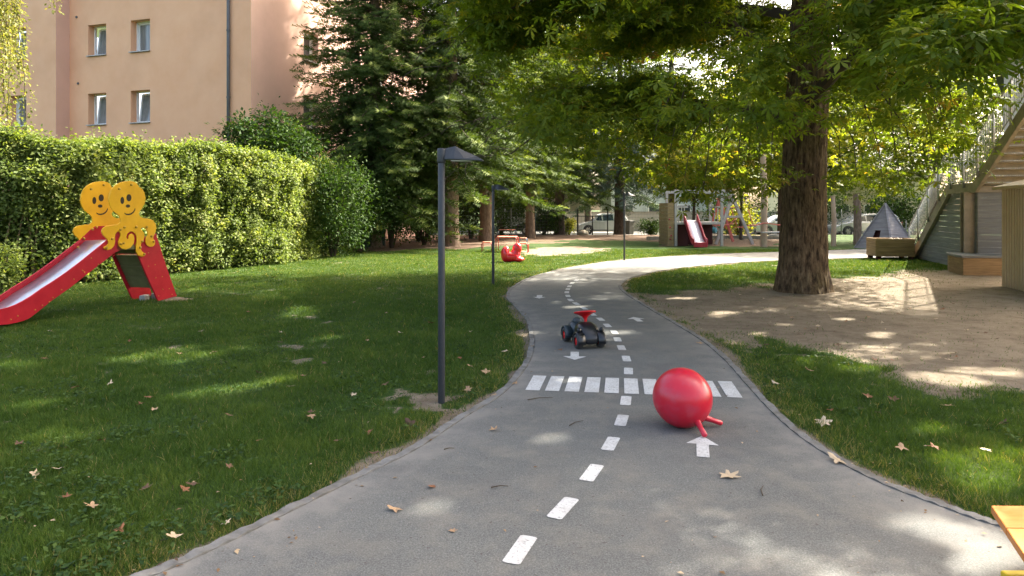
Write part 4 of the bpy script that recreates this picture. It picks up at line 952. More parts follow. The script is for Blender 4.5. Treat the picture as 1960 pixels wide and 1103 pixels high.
def ftable(name, label, cat, u0, u1, vt, vb, ydep, dp, m, mt, loc2=None):
    """tubular frame table or stool, u0..u1 front width, vt top row, vb foot row"""
    Y = 2091 / (vb - 400); a = (u0 - 980) / F * Y; b = (u1 - 980) / F * Y; h = (vb - vt) / F * Y; W_ = b - a; c = Vector(((a + b) / 2, Y + dp / 2, 0))
    t = thing(name, label, cat, c, R(-6)); r = .016
    for y in (-dp / 2, dp / 2):
        mb = MB(); x = W_ / 2; k = .06
        pts = [(-x, y, 0), (-x, y, h - k), (-x + k * .3, y, h - k * .3), (-x + k, y, h), (x - k, y, h), (x - k * .3, y, h - k * .3), (x, y, h - k), (x, y, 0)]; mb.tube(pts, r, 8); mb.build('leg_frame', m, t, True)
    mb = MB(); mb.box((0, 0, h + .012 + r * .4), (W_ - .08, dp + .06, .025)); mb.build('table_top' if cat == 'table' else 'seat', mt, t, False, .006)
ftable('garden_table', 'red tubular table with a wooden top behind the plastic duck', 'table', 951, 991, 455, 483, 0, .7, M['redsteel'], M['orangeboard'])
ftable('stool', 'small red tubular stool left of the red table', 'stool', 922.5, 942, 465, 482, 0, .35, M['redsteel'], M['orangeboard'])
ftable('stool', 'red tubular stool right of the table, partly behind the duck', 'stool', 992, 1011, 467, 484, 0, .35, M['redsteel'], M['orangeboard'])
ftable('bench', 'blue framed little bench behind the right red stool', 'bench', 994, 1009, 457, 472, 0, .4, M['bluesteel'], M['orangeboard'])
ftable('garden_table', 'blue framed low table with an orange top farther back under the firs', 'table', 954, 987, 441, 459, 0, .7, M['bluesteel'], M['orangeboard'])

# ------------------------------------------------------------------ play tower with slide, climbing frame, posts
def tower():
    Y = 29.3; c = P(1335, 472, Y); c.z = 0; t = thing('play_tower', 'weathered wooden play tower with planked side wall and a dark red slide', 'play tower', c)
    X = lambda u, y=Y: (u - 980) / F * y - c.x
    x0, x1 = X(1278), X(1385); zf = 1.03; ht = 2.35
    for x in (X(1293.5), x1 - .08):
        for y in (0, 1.7): mb = MB(); mb.bar((x, y, -.1), (x, y, ht), .11, .11); mb.build('post', M['oldwood'], t, False, .008)
    mb = MB(); 
    for i in range(12): z = .0 + i * .155; mb.box((x0 + .13, .0, z + .075), (.26, .06, .148)); mb.box((x0 + .02, .85, z + .075), (.05, 1.64, .148))
    mb.build('climbing_wall', M['plank'], t, False, .004)
    for z, y in ((.45, -.035), (.8, -.035), (1.15, -.035), (.3, -.035)):
        mb = MB(); mb.lathe([(0, 0), (.04, .0), (.03, .03), (0, .035)], (x0 + .12 + .06 * math.sin(z * 20), y, z), 8, Matrix.Rotation(R(90), 3, 'X')); mb.build('grip', M['darkred'], t, True)
    mb = MB(); mb.box(((X(1293.5) + x1) / 2, .85, zf - .05), (x1 - X(1293.5) + .1, 1.8, .1)); mb.build('floor', M['oldwood'], t, False, .006)
    mb = MB(); mb.box(((X(1297) + x1) / 2 - .05, 1.3, .48), (x1 - X(1297) - .1, .04, .95)); mb.build('back_wall', M['darkplank'], t)
    mb = MB(); mb.box((X(1306), .05, .48), (.5, .04, .95)); mb.build('front_wall', M['darkplank'], t)
    for u in (1299, 1304.5, 1310, 1362, 1368, 1374):
        mb = MB(); mb.bar((X(u), .0, zf), (X(u), .0, zf + .62), .055, .03); mb.build('baluster', M['oldwood'], t, False, .004)
    for a, b in ((1294, 1317), (1357, 1385)):
        mb = MB(); mb.bar((X(a), 0.001, zf + .65), (X(b), 0.001, zf + .65), .06, .07); mb.build('rail', M['oldwood'], t, False, .004)
    mb = MB(); mb.bar((X(1290), .0, ht), (X(1388), .0, ht), .08, .12); mb.bar((X(1290), 1.7, ht), (X(1388), 1.7, ht), .08, .12); mb.build('top_beam', M['oldwood'], t, False, .006)
    # slide
    sx0, sx1 = X(1309), X(1331); pts = [(sx0, .0, 1.12), (sx0 + .02, -.25, 1.0), (sx0 + .04, -.95, .36), (sx0 + .05, -1.15, .24), (sx0 + .06, -1.38, .2)]; wd = .56
    # build in perspective of its true position: chute runs down towards the lawn
    a = [Vector(p) for p in pts]; b = [p + Vector((wd, 0, 0)) for p in a]
    mb = MB(); k = len(a); mb.add([p + Vector((.04, 0, 0)) for p in a] + [p - Vector((.04, 0, 0)) for p in b], [(i, i + 1, k + i + 1, k + i) for i in range(k - 1)]); sl_ = mb.build('slide_bed', M['whitebed'], t, True); sl_.modifiers.new('s', 'SOLIDIFY').thickness = .03
    for row in (a, b):
        mb = MB(); o2 = [p + Vector((0, -.02, .16)) for p in row]; o2[0].z += .12; lo = [p + Vector((0, 0, -.1)) for p in row]
        mb.prism([p - Vector((.02, 0, 0)) for p in o2 + lo[::-1]], (.045, 0, 0)); mb.build('slide_side', M['darkred'], t, False, .012)
    mb = MB(); mb.box((a[-1] + b[-1]) / 2 + Vector((0, -.01, -.07)), (wd, .06, .2)); mb.build('slide_lip', M['darkred'], t, False, .015)
tower()
def climbing():
    c = G(1405, 468); t = thing('climbing_frame', 'grey timber climbing frame with crossed legs and faded red ropes', 'climbing frame', c)
    Y = c.y; q = lambda u, v, y=None: P(u, v, y or Y) - c
    ap = q(1402, 377); B = [(q(1370, 466), 'leg'), (q(1441, 470), 'leg')]
    for b, n_ in B: mb = MB(); b.z = 0; mb.bar(ap + (ap - b).normalized() * .12, b, .13, .13, (0, 1, 0)); mb.build(n_, M['oldwood'], t, False, .01)
    Y2 = Y + 2.6; ap2 = q(1377, 380, Y2)
    for u in (1352, 1403): b = q(u, 462, Y2); b.z = 0; mb = MB(); mb.bar(ap2, b, .12, .12, (0, 1, 0)); mb.build('leg', M['rope'], t, False, .01)
    mb = MB(); mb.bar(ap, ap2, .12, .12); mb.build('ridge_beam', M['oldwood'], t, False, .01)
    mb = MB(); mb.bar(q(1384, 415), q(1421, 415), .1, .1); mb.build('cross_bar', M['oldwood'], t, False, .01)
    rs = random.Random(4); ropes = [((1372, 395), (1418, 397)), ((1376, 400), (1390, 440)), ((1366, 430), (1405, 428)), ((1345, 426), (1380, 432)), ((1372, 380), (1392, 425)), ((1384, 392), (1378, 445)),
                                    ((1395, 385), (1396, 440)), ((1400, 400), (1410, 432)), ((1416, 412), (1385, 436)), ((1360, 408), (1385, 410)), ((1356, 415), (1375, 440)), ((1405, 435), (1438, 431)), ((1432, 400), (1442, 432)), ((1436, 431), (1470, 426))]
    for i, (a, b) in enumerate(ropes):
        y = Y + rs.uniform(.3, 2.3); p, r_ = q(*a, y), q(*b, y); mid = (p + r_) / 2 - Vector((0, 0, .05)); mb = MB(); mb.tube([p, mid, r_], .02, 6); mb.build('rope', M['rope'], t, True)
    for (a, b) in (((1343, 440), (1371, 441)),):
        mb = MB(); mb.tube([q(*a, Y + 1.5), q(*b, Y + 1.0)], .13, 14); mb.build('balance_beam', M['bluebeam'], t, True, .02)
climbing()
def wpost(label, u, v, r_, h, m='palewood', cat='post', name='timber_post', disc=False):
    p = G(u, v); t = thing(name, label, cat, p); trunk_mesh('post', M[m], [(0, 0, -.1), (.02, 0, h * .5), (-.03, 0, h)], [r_, r_ * .93, r_ * .85], t, 24, 30, .03, 0, int(u))
    if disc:
        for k, (x0, x1, y, z) in enumerate(((-.2, 1.1, -.3, .62), (-.2, 1.0, .3, .62), (.2, 1.05, 0, .5))):
            mb = MB(); mb.bar((x0, y, z), (x1, y, z), .18, .06); mb.build('plank', M['oldwood'], t, False, .01)
wpost('peeled pale timber post with planks, left of the chestnut trunk', 1462, 473, .14, 3.9, disc=True)
wpost('thinner peeled timber post right of the chestnut trunk', 1595.5, 471, .105, 2.15)
wpost('thick grey brown timber post in front of the silver estate car', 1641, 468, .175, 2.3, 'sprucebark')
for a, b, l in (((1436, 432), (1462, 427), 'red rope strung from the climbing frame to the pale post'), ((1463, 427), (1520, 431), 'red rope running from the pale post behind the chestnut trunk')):
    o = thing('rope', l, 'rope', P(*a, 28.5)); mb = MB(); q = P(*b, 28.5) - P(*a, 28.5); mb.tube([(0, 0, 0), q / 2 - Vector((0, 0, .04)), q], .018, 6); mb.build('cord', M['rope'], o, True)
# sand pit edging and bark bed
for (a, b, l) in ((G(1240, 459), G(1372, 456), 'grey kerb stones edging the bark bed left of the play tower'), (G(1372, 456), G(1500, 458), 'grey kerb stones behind the climbing frame')):
    t = thing('low_kerb', l, 'kerb', a); mb = MB(); n = 6; d = (b - a) / n
    for i in range(n): m1 = MB(); m1.bar(d * i + d * .01 + Vector((0, 0, .07)), d * (i + 1) - d * .01 + Vector((0, 0, .07)), .3, .2); m1.build('stone', M['galv'] if 0 else M['concrete'], t, False, .02)

def pyramid():
    C = Vector((15.1, 27.6, 0)); t = thing('wooden_pyramid', 'small grey shingled wooden pyramid hut with a dark opening', 'play hut', C); hh = 1.78; Rr = 1.12
    dirs = [Vector((-.3, -.954, 0)), Vector((.954, -.3, 0)), Vector((.3, .954, 0)), Vector((-.954, .3, 0))]; n = 12
    for side in range(4):
        a, b = dirs[side], dirs[(side + 1) % 4]; mb = MB(); nn = (a + b).normalized()
        for i in range(n):
            z0 = hh * i / n; z1 = hh * (i + 1) / n; k0 = Rr * (1 - i / n) + .02; k1 = Rr * (1 - (i + 1) / n) + .002
            A0, B0, A1, B1 = a * k0, b * k0, a * k1, b * k1; z = Vector((0, 0, 1))
            segs = [(0, 1)]
            if side == 3 and 1 <= i <= 4: segs = [(0, .38), (.62, 1)]
            for s0, s1 in segs:
                v = [A0.lerp(B0, s0) + z * z0, A0.lerp(B0, s1) + z * z0, A1.lerp(B1, s1) + z * z1, A1.lerp(B1, s0) + z * z1]
                w_ = [p - nn * .02 for p in v]; mb.add(v + w_, [(0, 1, 2, 3), (7, 6, 5, 4), (0, 4, 5, 1), (1, 5, 6, 2), (2, 6, 7, 3), (3, 7, 4, 0)])
        mb.build('boarded_side', M['shingle'], t)
    mb = MB(); k = .8; mb.add([d_ * Rr * k for d_ in dirs] + [Vector((0, 0, hh * k))], [(0, 1, 4), (1, 2, 4), (2, 3, 4), (3, 0, 4)]); mb.build('lining', M['darkplank'], t)
    for d_ in dirs: mb = MB(); mb.bar(d_ * (Rr + .03), Vector((0, 0, hh + .05)), .07, .05, (0, 0, 1)); mb.build('corner_board', M['shingle'], t)
pyramid()
def planter():
    ft = [Vector(p) for p in ((11.48, 21.5, 0), (12.55, 21.3, 0), (12.72, 22.2, 0), (11.62, 22.35, 0))]; c = ft[0].copy(); t = thing('planter_box', 'brown wooden planter box standing between the path end and the steel stair', 'planter', c)
    for i in range(4):
        a, b = ft[i] - c, ft[(i + 1) % 4] - c
        for k in range(4): z = .1 + k * .142 + .07; mb = MB(); mb.bar(a + Vector((0, 0, z)), b + Vector((0, 0, z)), .045, .136); mb.build('board', M['planter'], t, False, .006)
    for i in range(4): p = (ft[i] - c) * .86 + Vector((.1, .06, 0)); mb = MB(); mb.box(p + Vector((0, 0, .05)), (.12, .12, .1)); mb.build('foot', M['darkplank'], t)
    mb = MB(); mb.prism([p - c + Vector((0, 0, .55)) for p in ft], (0, 0, .03)); mb.build('soil', M['sprucebark'], t)
    for k in range(9):
        x, y = random.uniform(.2, 1.0), random.uniform(.0, .7); mb = MB(); s = random.uniform(.04, .09); mb.lathe([(0, -s), (s, -s * .4), (s * .8, s * .6), (0, s)], (x, y, .6), 7); mb.build('stone', M['concrete'], t, True)
planter()

# ------------------------------------------------------------------ steel stair, plinth, shed, house
def stair():
    A = Vector((12.9, 22.1, 0)); e = Vector((-.25, -.968, 0)); w_ = Vector((.968, -.25, 0)); t = thing('outdoor_stair', 'weathered steel stair with vertical bar railing and slatted screen underneath', 'stair', A)
    z1 = 2.14; k1, k2, k3 = 3.18, 4.98, 11.5; s2 = 1.62 / 2.71
    def pt(k, z, o=0): return e * k + w_ * o + Vector((0, 0, z))
    zz = lambda k: z1 * k / k1 if k < k1 else (z1 if k < k2 else z1 + (k - k2) * s2)
    for o in (0, 1.35):
        mb = MB(); ks = [0, k1, k2, k3]; up = .13; top = [pt(k, zz(k) + up, o) for k in ks]; bot = [pt(k + dk, zz(k) - up + dz, o) for k, dk, dz in zip(ks, (.1, .12, .12, .1), (0, 0, 0, 0))]
        mb.prism(top + bot[::-1], w_ * .09); mb.build('stringer', M['paintsteel'], t, False, .01)
    for i in range(12): k = .2 + i * .25; mb = MB(); mb.box(pt(k, zz(k) + .02, .7), (.28, 1.22, .035), Matrix((e, w_, Vector((0, 0, 1)))).transposed()); mb.build('tread', M['galv'], t)
    mb = MB(); mb.box(pt((k1 + k2) / 2, z1 + .05, .7), (k2 - k1, 1.22, .05), Matrix((e, w_, Vector((0, 0, 1)))).transposed()); mb.build('landing', M['galv'], t)
    for i in range(24):
        k = k2 + .12 + i * .27; z = zz(k) + .02; mb = MB(); mb.box(pt(k, z, .72), (.29, 1.2, .03), Matrix((e, w_, Vector((0, 0, 1)))).transposed()); mb.box(pt(k - .13, z - .07, .72), (.02, 1.2, .13), Matrix((e, w_, Vector((0, 0, 1)))).transposed()); mb.build('tread', M['paintsteel'], t)
    # post
    for o in (0.02,):
        p = pt(4.55, 0, o); mb = MB(); Mx = Matrix((e, w_, Vector((0, 0, 1)))).transposed(); mb.box(p + Vector((0, 0, 1.25)), (.03, .3, 1.55), Mx); mb.box(p + e * .24 + Vector((0, 0, 1.25)), (.03, .3, 1.55), Mx); mb.box(p + e * .12 + Vector((0, 0, 1.25)), (.22, .02, 1.54), Mx); mb.build('post', M['paintsteel'], t, False, .004)
    # slatted screen below
    n = 14
    for i in range(n):
        za = i * .155; ks = k1 * (za + .24) / z1 if za + .24 < z1 else k1; a = pt(max(ks - .28, .1), za + .09, .13); b = pt(4.95, za + .09, .13); c3 = b + w_ * 3.2
        if za > 1.95: continue
        mb = MB(); mb.bar(a, b, .03, .15); mb.bar(b, c3, .03, .15); mb.build('screen_slat', M['slat'], t)
    mb = MB(); mb.bar(pt(k2, 2.1, .1), pt(k2, 2.1, 3.3), .1, .16); mb.build('beam', M['paintsteel'], t)
    # railings on both sides
    for o in (-.04, 1.45):
        ks = [-.05, k1, k2, k3 - .1]; hr = .98
        mb = MB(); mb.tube([pt(k, zz(max(k, 0)) + hr, o) for k in ks], .021, 8); mb.build('handrail', M['galv'], t, True)
        mb = MB(); mb.tube([pt(k, zz(max(k, 0)) + .17, o) for k in ks], .014, 6); mb.build('lower_rail', M['galv'], t, True)
        k = .0; i = 0
        while k < k3 - .2:
            post = i % 9 == 0; mb = MB(); r_ = .03 if post else .0095; mb.tube([pt(k, zz(k) + (.0 if post else .16), o), pt(k, zz(k) + hr, o)], r_, 6); mb.build('railing_post' if post else 'baluster', M['galv'], t, True); k += .1; i += 1
stair()
t = thing('concrete_plinth', 'brownish mossy seat block with a dark slab on top under the stair post', 'plinth', (10.8, 16.9, 0))
ft = [(10.9, 16.5), (13.2, 16.15), (13.2, 16.85), (11.75, 17.2), (11.45, 17.95), (11.2, 17.5)]; mb = MB(); mb.prism([Vector((x - 10.8, y - 16.9, -.05)) for x, y in ft], (0, 0, .46)); mb.build('block', M['planter'], t, False, .015)
mb = MB(); mb.prism([Vector(((x - 12.2) * 1.03 + 1.4, (y - 17.0) * 1.04 + .1, .412)) for x, y in ft], (0, 0, .06)); mb.build('slab', M['slat'], t, False, .01)
def shed():
    t = thing('metal_shed', 'tan garden shed of ribbed sheet metal standing right of the stair', 'shed', (9.62, 12.1, 0)); a = Vector((0, 0, 0)); dx = Vector((.97, -.25, 0)); dy = Vector((.25, .97, 0)); hh = 2.05
    mb = MB()
    def wall(o, d, n, L):
        k = int(L / .115)
        v = []
        for i in range(k):
            s = i * .115; v += [(s, 0), (s + .08, 0), (s + .09, .014), (s + .105, .014)]
        p = [o + d * s + n * x for s, x in v]; m_ = len(p)
        mb.add([q for q in p] + [q + Vector((0, 0, hh)) for q in p], [(i, i + 1, m_ + i + 1, m_ + i) for i in range(m_ - 1)])
    wall(a, dx, dy, 3.0); wall(a + dy * 2.1, -dy, dx, 2.1); wall(a + dx * 3, dy, -dx, 2.1); wall(a + dx * 3 + dy * 2.1, -dx, -dy, 3.0); mb.build('wall', M['shed'], t)
    mb = MB(); o = -dx * .1 - dy * .1; q = [o, o + dx * 3.2, o + dx * 3.2 + dy * 2.4, o + dy * 2.4]; r0, r1 = o + dx * 0 + dy * 1.2, o + dx * 3.2 + dy * 1.2
    z = Vector((0, 0, 1)); bz = z * 2.0; v = [p + bz for p in q] + [p + bz + z * .06 for p in q] + [r0 + z * 2.06 + z * .32 + dx * .9, r1 + z * 2.38 - dx * .9]
    mb.add(v, [(0, 1, 2, 3), (0, 1, 5, 4), (1, 2, 6, 5), (2, 3, 7, 6), (3, 0, 4, 7), (4, 5, 9, 8), (5, 6, 9), (6, 7, 8, 9), (7, 4, 8)]); mb.build('roof', M['shed'], t)
shed()
def house2():
    t = thing('school_building', 'grey blue building with a dark flat roof edge seen behind the upper stair railing', 'building', (19.6, 27.2, 0), R(-38)); mb = MB(); mb.box((6, 8, 3.8), (12, 16, 7.6)); mb.build('wall', M['wallbeige'], t)
    mb = MB(); mb.box((6, 8, 7.85), (13, 17, .5)); mb.build('roof', M['roofdark'], t)
    for y in (1.5, 5, 9, 13):
        for z in (1.6, 4.9): mb = MB(); mb.box((-.01, y, z + .7), (.06, 1.4, 1.5)); wn_ = mb.build('window', M['pvc'], t); mb = MB(); mb.box((-.05, y, z + .7), (.02, 1.24, 1.34)); mb.build('pane', M['glass'], wn_)
house2()
def table():
    # corner of an orange bench at the lower right edge of the photograph
    p = P(1897, 968, 3.05); t = thing('picnic_bench', 'orange varnished wooden bench poking in at the bottom right corner of the path', 'bench', (p.x, p.y, 0)); h = p.z
    d = (P(1960, 1037, 2.62) - p); d.z = 0; d.normalize(); n = Vector((-d.y, d.x, 0)) ; n = n if n.x > 0 else -n; n = Vector((1, -.03, 0))
    for k in range(3):
        o = d * (.0 + k * .235); mb = MB(); v = [o, o + d * .228, o + d * .228 + n * 1.6, o + n * 1.6]; mb.prism([q + Vector((0, 0, h)) for q in v], (0, 0, -.035)); mb.build('plank', M['orange'], t, False, .004)
    for s in (.32,):
        mb = MB(); o = d * .45 + n * .12; mb.box(o + Vector((0, 0, h / 2 - .02)), (.06, .09, h - .04)); mb.build('leg', M['orange'], t, False, .004)
    mb = MB(); o = d * .1 + n * 1.0; mb.box(o + Vector((0, 0, h / 2 - .02)), (.09, .09, h - .04)); mb.build('leg', M['orange'], t, False, .004)
    q = G(1913, 1108); q.z = 0; t = thing('yellow_block', 'flat yellow plastic block on the path under the orange bench', 'block', q); mb = MB(); mb.box((.25, -.1, .02), (.5, .2, .04)); mb.build('body', M['yellowplastic'], t, False, .01)
    mb = MB(); mb.box((.25, -.1, .045), (.3, .1, .012)); mb.build('inset', M['yellowplastic'], t, False, .003)
table()

# ------------------------------------------------------------------ fences, walls, bin, stones
def fence(label, pts, h, np_, m, wstep=.2, name='wire_fence', net=False, wr=.006):
    t = thing(name, label, 'fence', (pts[0][0], pts[0][1], float(gz(*pts[0])))); o = Vector(pts[0]).to_3d()
    wires = MB()
    for (a, b) in zip(pts[:-1], pts[1:]):
        a = Vector(a).to_3d() - o; b = Vector(b).to_3d() - o; L = (b - a).length; k = max(1, int(L / np_))
        for i in range(k + 1): p = a.lerp(b, i / k); mb = MB(); mb.tube([p, p + Vector((0, 0, h + .04))], .028, 8); mb.build('post', M[m], t, True)
        if net:
            mb = MB(); z = Vector((0, 0, 1)); nn = 12; v = []; 
            for i in range(nn + 1): p = a.lerp(b, i / nn); v += [p + z * .05, p + z * (h - .04 + .03 * math.sin(i * 1.3))]
            mb.add(v, [(2 * i, 2 * i + 2, 2 * i + 3, 2 * i + 1) for i in range(nn)]); mb.build('screen_net', M['net'], t)
        else:
            n = int(L / wstep)
            for i in range(n): p = a.lerp(b, i / n); wires.bar(p + Vector((0, 0, .05)), p + Vector((0, 0, h)), wr, wr, (0, 1, 0))
            for i in range(int(h / .2) + 1): wires.bar(a + Vector((0, 0, .06 + i * .2)), b + Vector((0, 0, .06 + i * .2)), wr * 1.3, wr * 1.3)
    if not net: wires.build('wire_mesh', M['wire'], t)
fence('dark green screened fence behind the thin foot of the hedge', [(-14.5, 12.9), (-10.6, 14.8), (-9.2, 17.2), (-7.6, 20.4)], 1.9, 2.2, 'wire', net=True)
fence('dark screened fence behind the shrubs under the firs', [(-7.0, 24.2), (-5.4, 29.0)], 1.7, 2.3, 'wire', net=True)
fence('wire fence with grey posts behind the fir trunks', [(-5.4, 30.9), (-1.5, 36.2), (4.3, 45.0)], 1.6, 2.4, 'wire')
fence('wire mesh fence in front of the beige street wall', [(7.4, 45.4), (14.0, 45.6), (22, 45.6)], 1.75, 2.55, 'wire')
fence('low wire fence before the silver estate car', [(14.0, 33.2), (19.4, 33.6)], 1.0, 1.8, 'galv', .25)
def gate():
    t = thing('fence_gate', 'black steel gate frame in front of the silver hatchback', 'gate', (4.3, 44.9, -.15)); X = lambda u: (u - 980) / F * 44.9 - 4.3
    for u, z in ((1106, 1.75), (1134, 1.3), (1163, 1.75)): mb = MB(); mb.bar((X(u), 0, 0), (X(u), 0, z), .07, .07); mb.build('post', M['fenceblack'], t)
    for z in (.35, 1.27): mb = MB(); mb.bar((X(1106), .0, z), (X(1163), .0, z), .05, .05); mb.build('bar', M['fenceblack'], t)
    for u in (1113, 1120, 1127, 1141, 1148, 1156): mb = MB(); mb.bar((X(u), .0, .35), (X(u), .0, 1.25), .015, .015); mb.build('thin_bar', M['wire'], t)
gate()
g0 = -.3
t = thing('street_wall', 'long beige block wall on the far side of the street', 'wall', (4, 58, g0)); mb = MB(); mb.box((12, 0, .8), (30, .3, 1.62)); mb.build('wall', M['wallbeige'], t)
mb = MB(); mb.box((12, 0, 1.63), (30.1, .4, .06)); mb.build('coping', M['concrete'], t)
for i in range(5): mb = MB(); mb.box((12, -.155, .3 + i * .3), (29.8, .012, .012)); mb.build('joint', M['concrete'], t)
struct(MB().add([(-60, 47.4, -.288), (80, 47.4, -.288), (80, 57.3, -.288), (-60, 57.3, -.288)], [(0, 1, 2, 3)]).build('road', M['asphalt']))
def fhouse(label, x, y, w_, d_, h, m, wins=True):
    t = thing('house', label, 'house', (x, y, g0)); mb = MB(); mb.box((0, 0, h / 2), (w_, d_, h)); mb.build('wall', M[m], t)
    mb = MB(); mb.prism([Vector((-w_ / 2 - .4, -d_ / 2 - .4, h)), Vector((-w_ / 2 - .4, d_ / 2 + .4, h)), Vector((-w_ / 2 - .4, 0, h + 2.2))], (w_ + .8, 0, 0)); mb.build('roof', M['roofdark'], t)
    if wins:
        k = int(w_ / 2.6)
        for i in range(k):
            for z in (1.0, 3.7):
                if z + 1.3 > h: continue
                xx = -w_ / 2 + 1.4 + i * 2.6; mb = MB(); mb.box((xx, -d_ / 2, z + .65), (1.3, .1, 1.3)); f_ = mb.build('window', M['pvc'], t); mb = MB(); mb.box((xx, -d_ / 2 - .05, z + .65), (1.1, .02, 1.1)); mb.build('pane', M['glass'], f_)
fhouse('pale green rendered house beyond the street wall, behind the play tower', 14.5, 66, 11, 8, 5.6, 'housepale')
fhouse('beige house far behind the firs, left of the pale green one', 3, 72, 9, 8, 6, 'wallbeige')
fhouse('pale house far behind the chestnut trunk and the peeled posts', 33, 68, 12, 8, 5.5, 'wallbeige')
t = thing('waste_bin', 'grey waste bin by the fence right of the fir trunk', 'bin', tuple(G(1203, 446))); t.location.z = -.1
mb = MB(); mb.lathe([(.0, 0), (.34, 0), (.42, .85), (.0, .85)], n=4); mb.build('body', M['bin'], t, False, .02); mb = MB(); mb.lathe([(.0, .85), (.47, .85), (.46, .93), (.0, .97)], n=4); mb.build('lid', M['bin'], t, False, .01)
def boulder(label, u, v, r_, zs=.75):
    p = G(u, v); t = thing('boulder', label, 'stone', (p.x, p.y, float(gz(p.x, p.y)))); mb = MB(); mb.lathe([(0, -r_ * .2), (r_ * .9, -.05), (r_ * 1.05, r_ * .3 * zs), (r_ * .85, r_ * .8 * zs), (r_ * .4, r_ * 1.1 * zs), (0, r_ * 1.15 * zs)], n=12)
    mb.v = [(x * (1 + .15 * math.sin(7 * y + u)), y * (1 + .12 * math.cos(9 * x)), z * (1 + .15 * math.sin(5 * x + 4 * y))) for x, y, z in mb.v]; mb.build('rock', M['stone'], t, True, sub=1)
boulder('large rounded tan boulder before the gate and silver hatchback', 1115, 448, .38)
boulder('small pale stone on the litter left of the dark fir trunk', 1040, 449, .17)
boulder('pale stone beside the steel stair foot', 1753, 489, .14)
boulder('smaller grey stone beside the steel stair foot', 1770, 491, .1)

# ------------------------------------------------------------------ parked cars
def car(label, x, y, rz, paint, L=4.1, hgt=1.5, est=False):
    t = thing('parked_car', label, 'car', (x, y, -.285), rz, 'cars parked along the street'); wb = L * .315; hl = L / 2; wd = .86; r_ = .335
    def arch(cx): return [(cx + (r_ + .05) * math.cos(a), .3 + (r_ + .05) * math.sin(a)) for a in [math.pi * i / 8 for i in range(9)]]
    prof = [(hl, .3), (hl + .02, .5), (hl - .08, .68), (hl - .5, .84), (hl - 1.05, .95), (-hl + .25, 1.0), (-hl + .03, .92), (-hl, .6), (-hl + .03, .3)] 
    low = [(p[0], p[1]) for p in arch(-wb)[::-1]] + [(p[0], p[1]) for p in arch(wb)[::-1]]
    out = prof + [(x_, z) for x_, z in low]
    mb = MB(); mb.prism([Vector((x_, -wd, z - .02 if z < .31 else z)) for x_, z in out], (0, wd * 2, 0)); body = mb.build('body', paint, t, False, .05, 3)
    rear = [(-hl + .12, .98), (-hl + .22, 1.36), (-hl + .45, hgt - .03)] if est else [(-hl + .15, .98), (-hl + .35, 1.3), (-hl + .8, hgt - .04)]
    cab = rear + [(-.5, hgt), (.15, hgt - .03), (.45, hgt - .12), (hl - .95, .94)]
    mb = MB(); n = len(cab); 
    for s in (-1, 1):
        for x_, z in cab: mb.v.append((x_, s * (wd - .06 - .17 * (z - .95) / (hgt - .95)), z))
    tr = geometry.tessellate_polygon([[Vector((x_, 0, z)) for x_, z in cab]]); mb.f += [tuple(q) for q in tr] + [tuple(n + i for i in q) for q in tr] + [(i, (i + 1) % n, n + (i + 1) % n, n + i) for i in range(n)]
    cb = mb.build('cabin', paint, t, False, .04, 3)
    for s in (-1, 1):
        for xa, xb in ((-hl + .48, -.75), (-.68, .12), (.19, hl - 1.2)):
            def zt(x_):
                xs = [c[0] for c in cab]; zs = [c[1] for c in cab]; return float(np.interp(x_, xs, zs)) - .1
            pts = []
            for x_, z in ((xa, 1.01), (xb, 1.01), (xb - (.0 if xb < .3 else .1), max(1.04, zt(xb))), ((xa + xb) / 2, zt((xa + xb) / 2)), (xa + .06, zt(xa + .06))): pts.append(Vector((x_, s * (wd - .045 - .17 * (z - .95) / (hgt - .95)), z)))
            mb = MB(); mb.prism(pts, (0, -s * .01, 0)); mb.build('window', M['carglass'], cb)
        for cx in (-wb, wb):
            Mr = Matrix.Rotation(R(90), 3, 'X'); mb = MB(); mb.lathe([(.19, -.1), (.3, -.1), (r_, -.07), (r_, .07), (.3, .1), (.19, .1)], (cx, s * (wd - .1), r_ - .02), 28, Mr); wh = mb.build('wheel', M['tyre'], t, True)
            mb = MB()
            for i in range(6):
                a = i * math.pi / 3; p = Vector((cx, s * (wd - .02), r_ - .02)); mb.bar(p, p + Vector((math.cos(a), 0, math.sin(a))) * .21, .06, .03, (0, 1, 0))
            mb.lathe([(.2, -.02), (.225, .02), (.2, .03), (.19, 0)], (cx, s * (wd - .03), r_ - .02), 24, Mr); mb.build('rim', M['alloy'], wh)
        mb = MB(); mb.box((hl - .12, s * (wd - .22), .66), (.2, .3, .14)); mb.build('headlight', M['lightlens'], t, False, .02)
        mb = MB(); mb.box((-hl + .05, s * (wd - .12), .85), (.12, .16, .25)); mb.build('tail_light', M['darkred'], t, False, .02)
        mb = MB(); mb.box((hl - 1.25, s * (wd + .06), 1.0), (.14, .16, .11)); mb.build('mirror', paint, t, False, .02)
car('silver hatchback parked in profile behind the black gate', 6.95, 52.0, R(180), M['silver'], 3.9, 1.55)
car('dark car half hidden between the fir trunks', 2.35, 50.5, R(180), M['blackpaint'], 4.3, 1.45)
car('silver estate car parked behind the timber posts, left of the wooden pyramid', 25.2, 49.0, R(180), M['silver'], 4.7, 1.55, True)
car('second silver car mostly hidden behind the chestnut trunk', 19.6, 49.6, R(180), M['silver'], 4.3, 1.5)

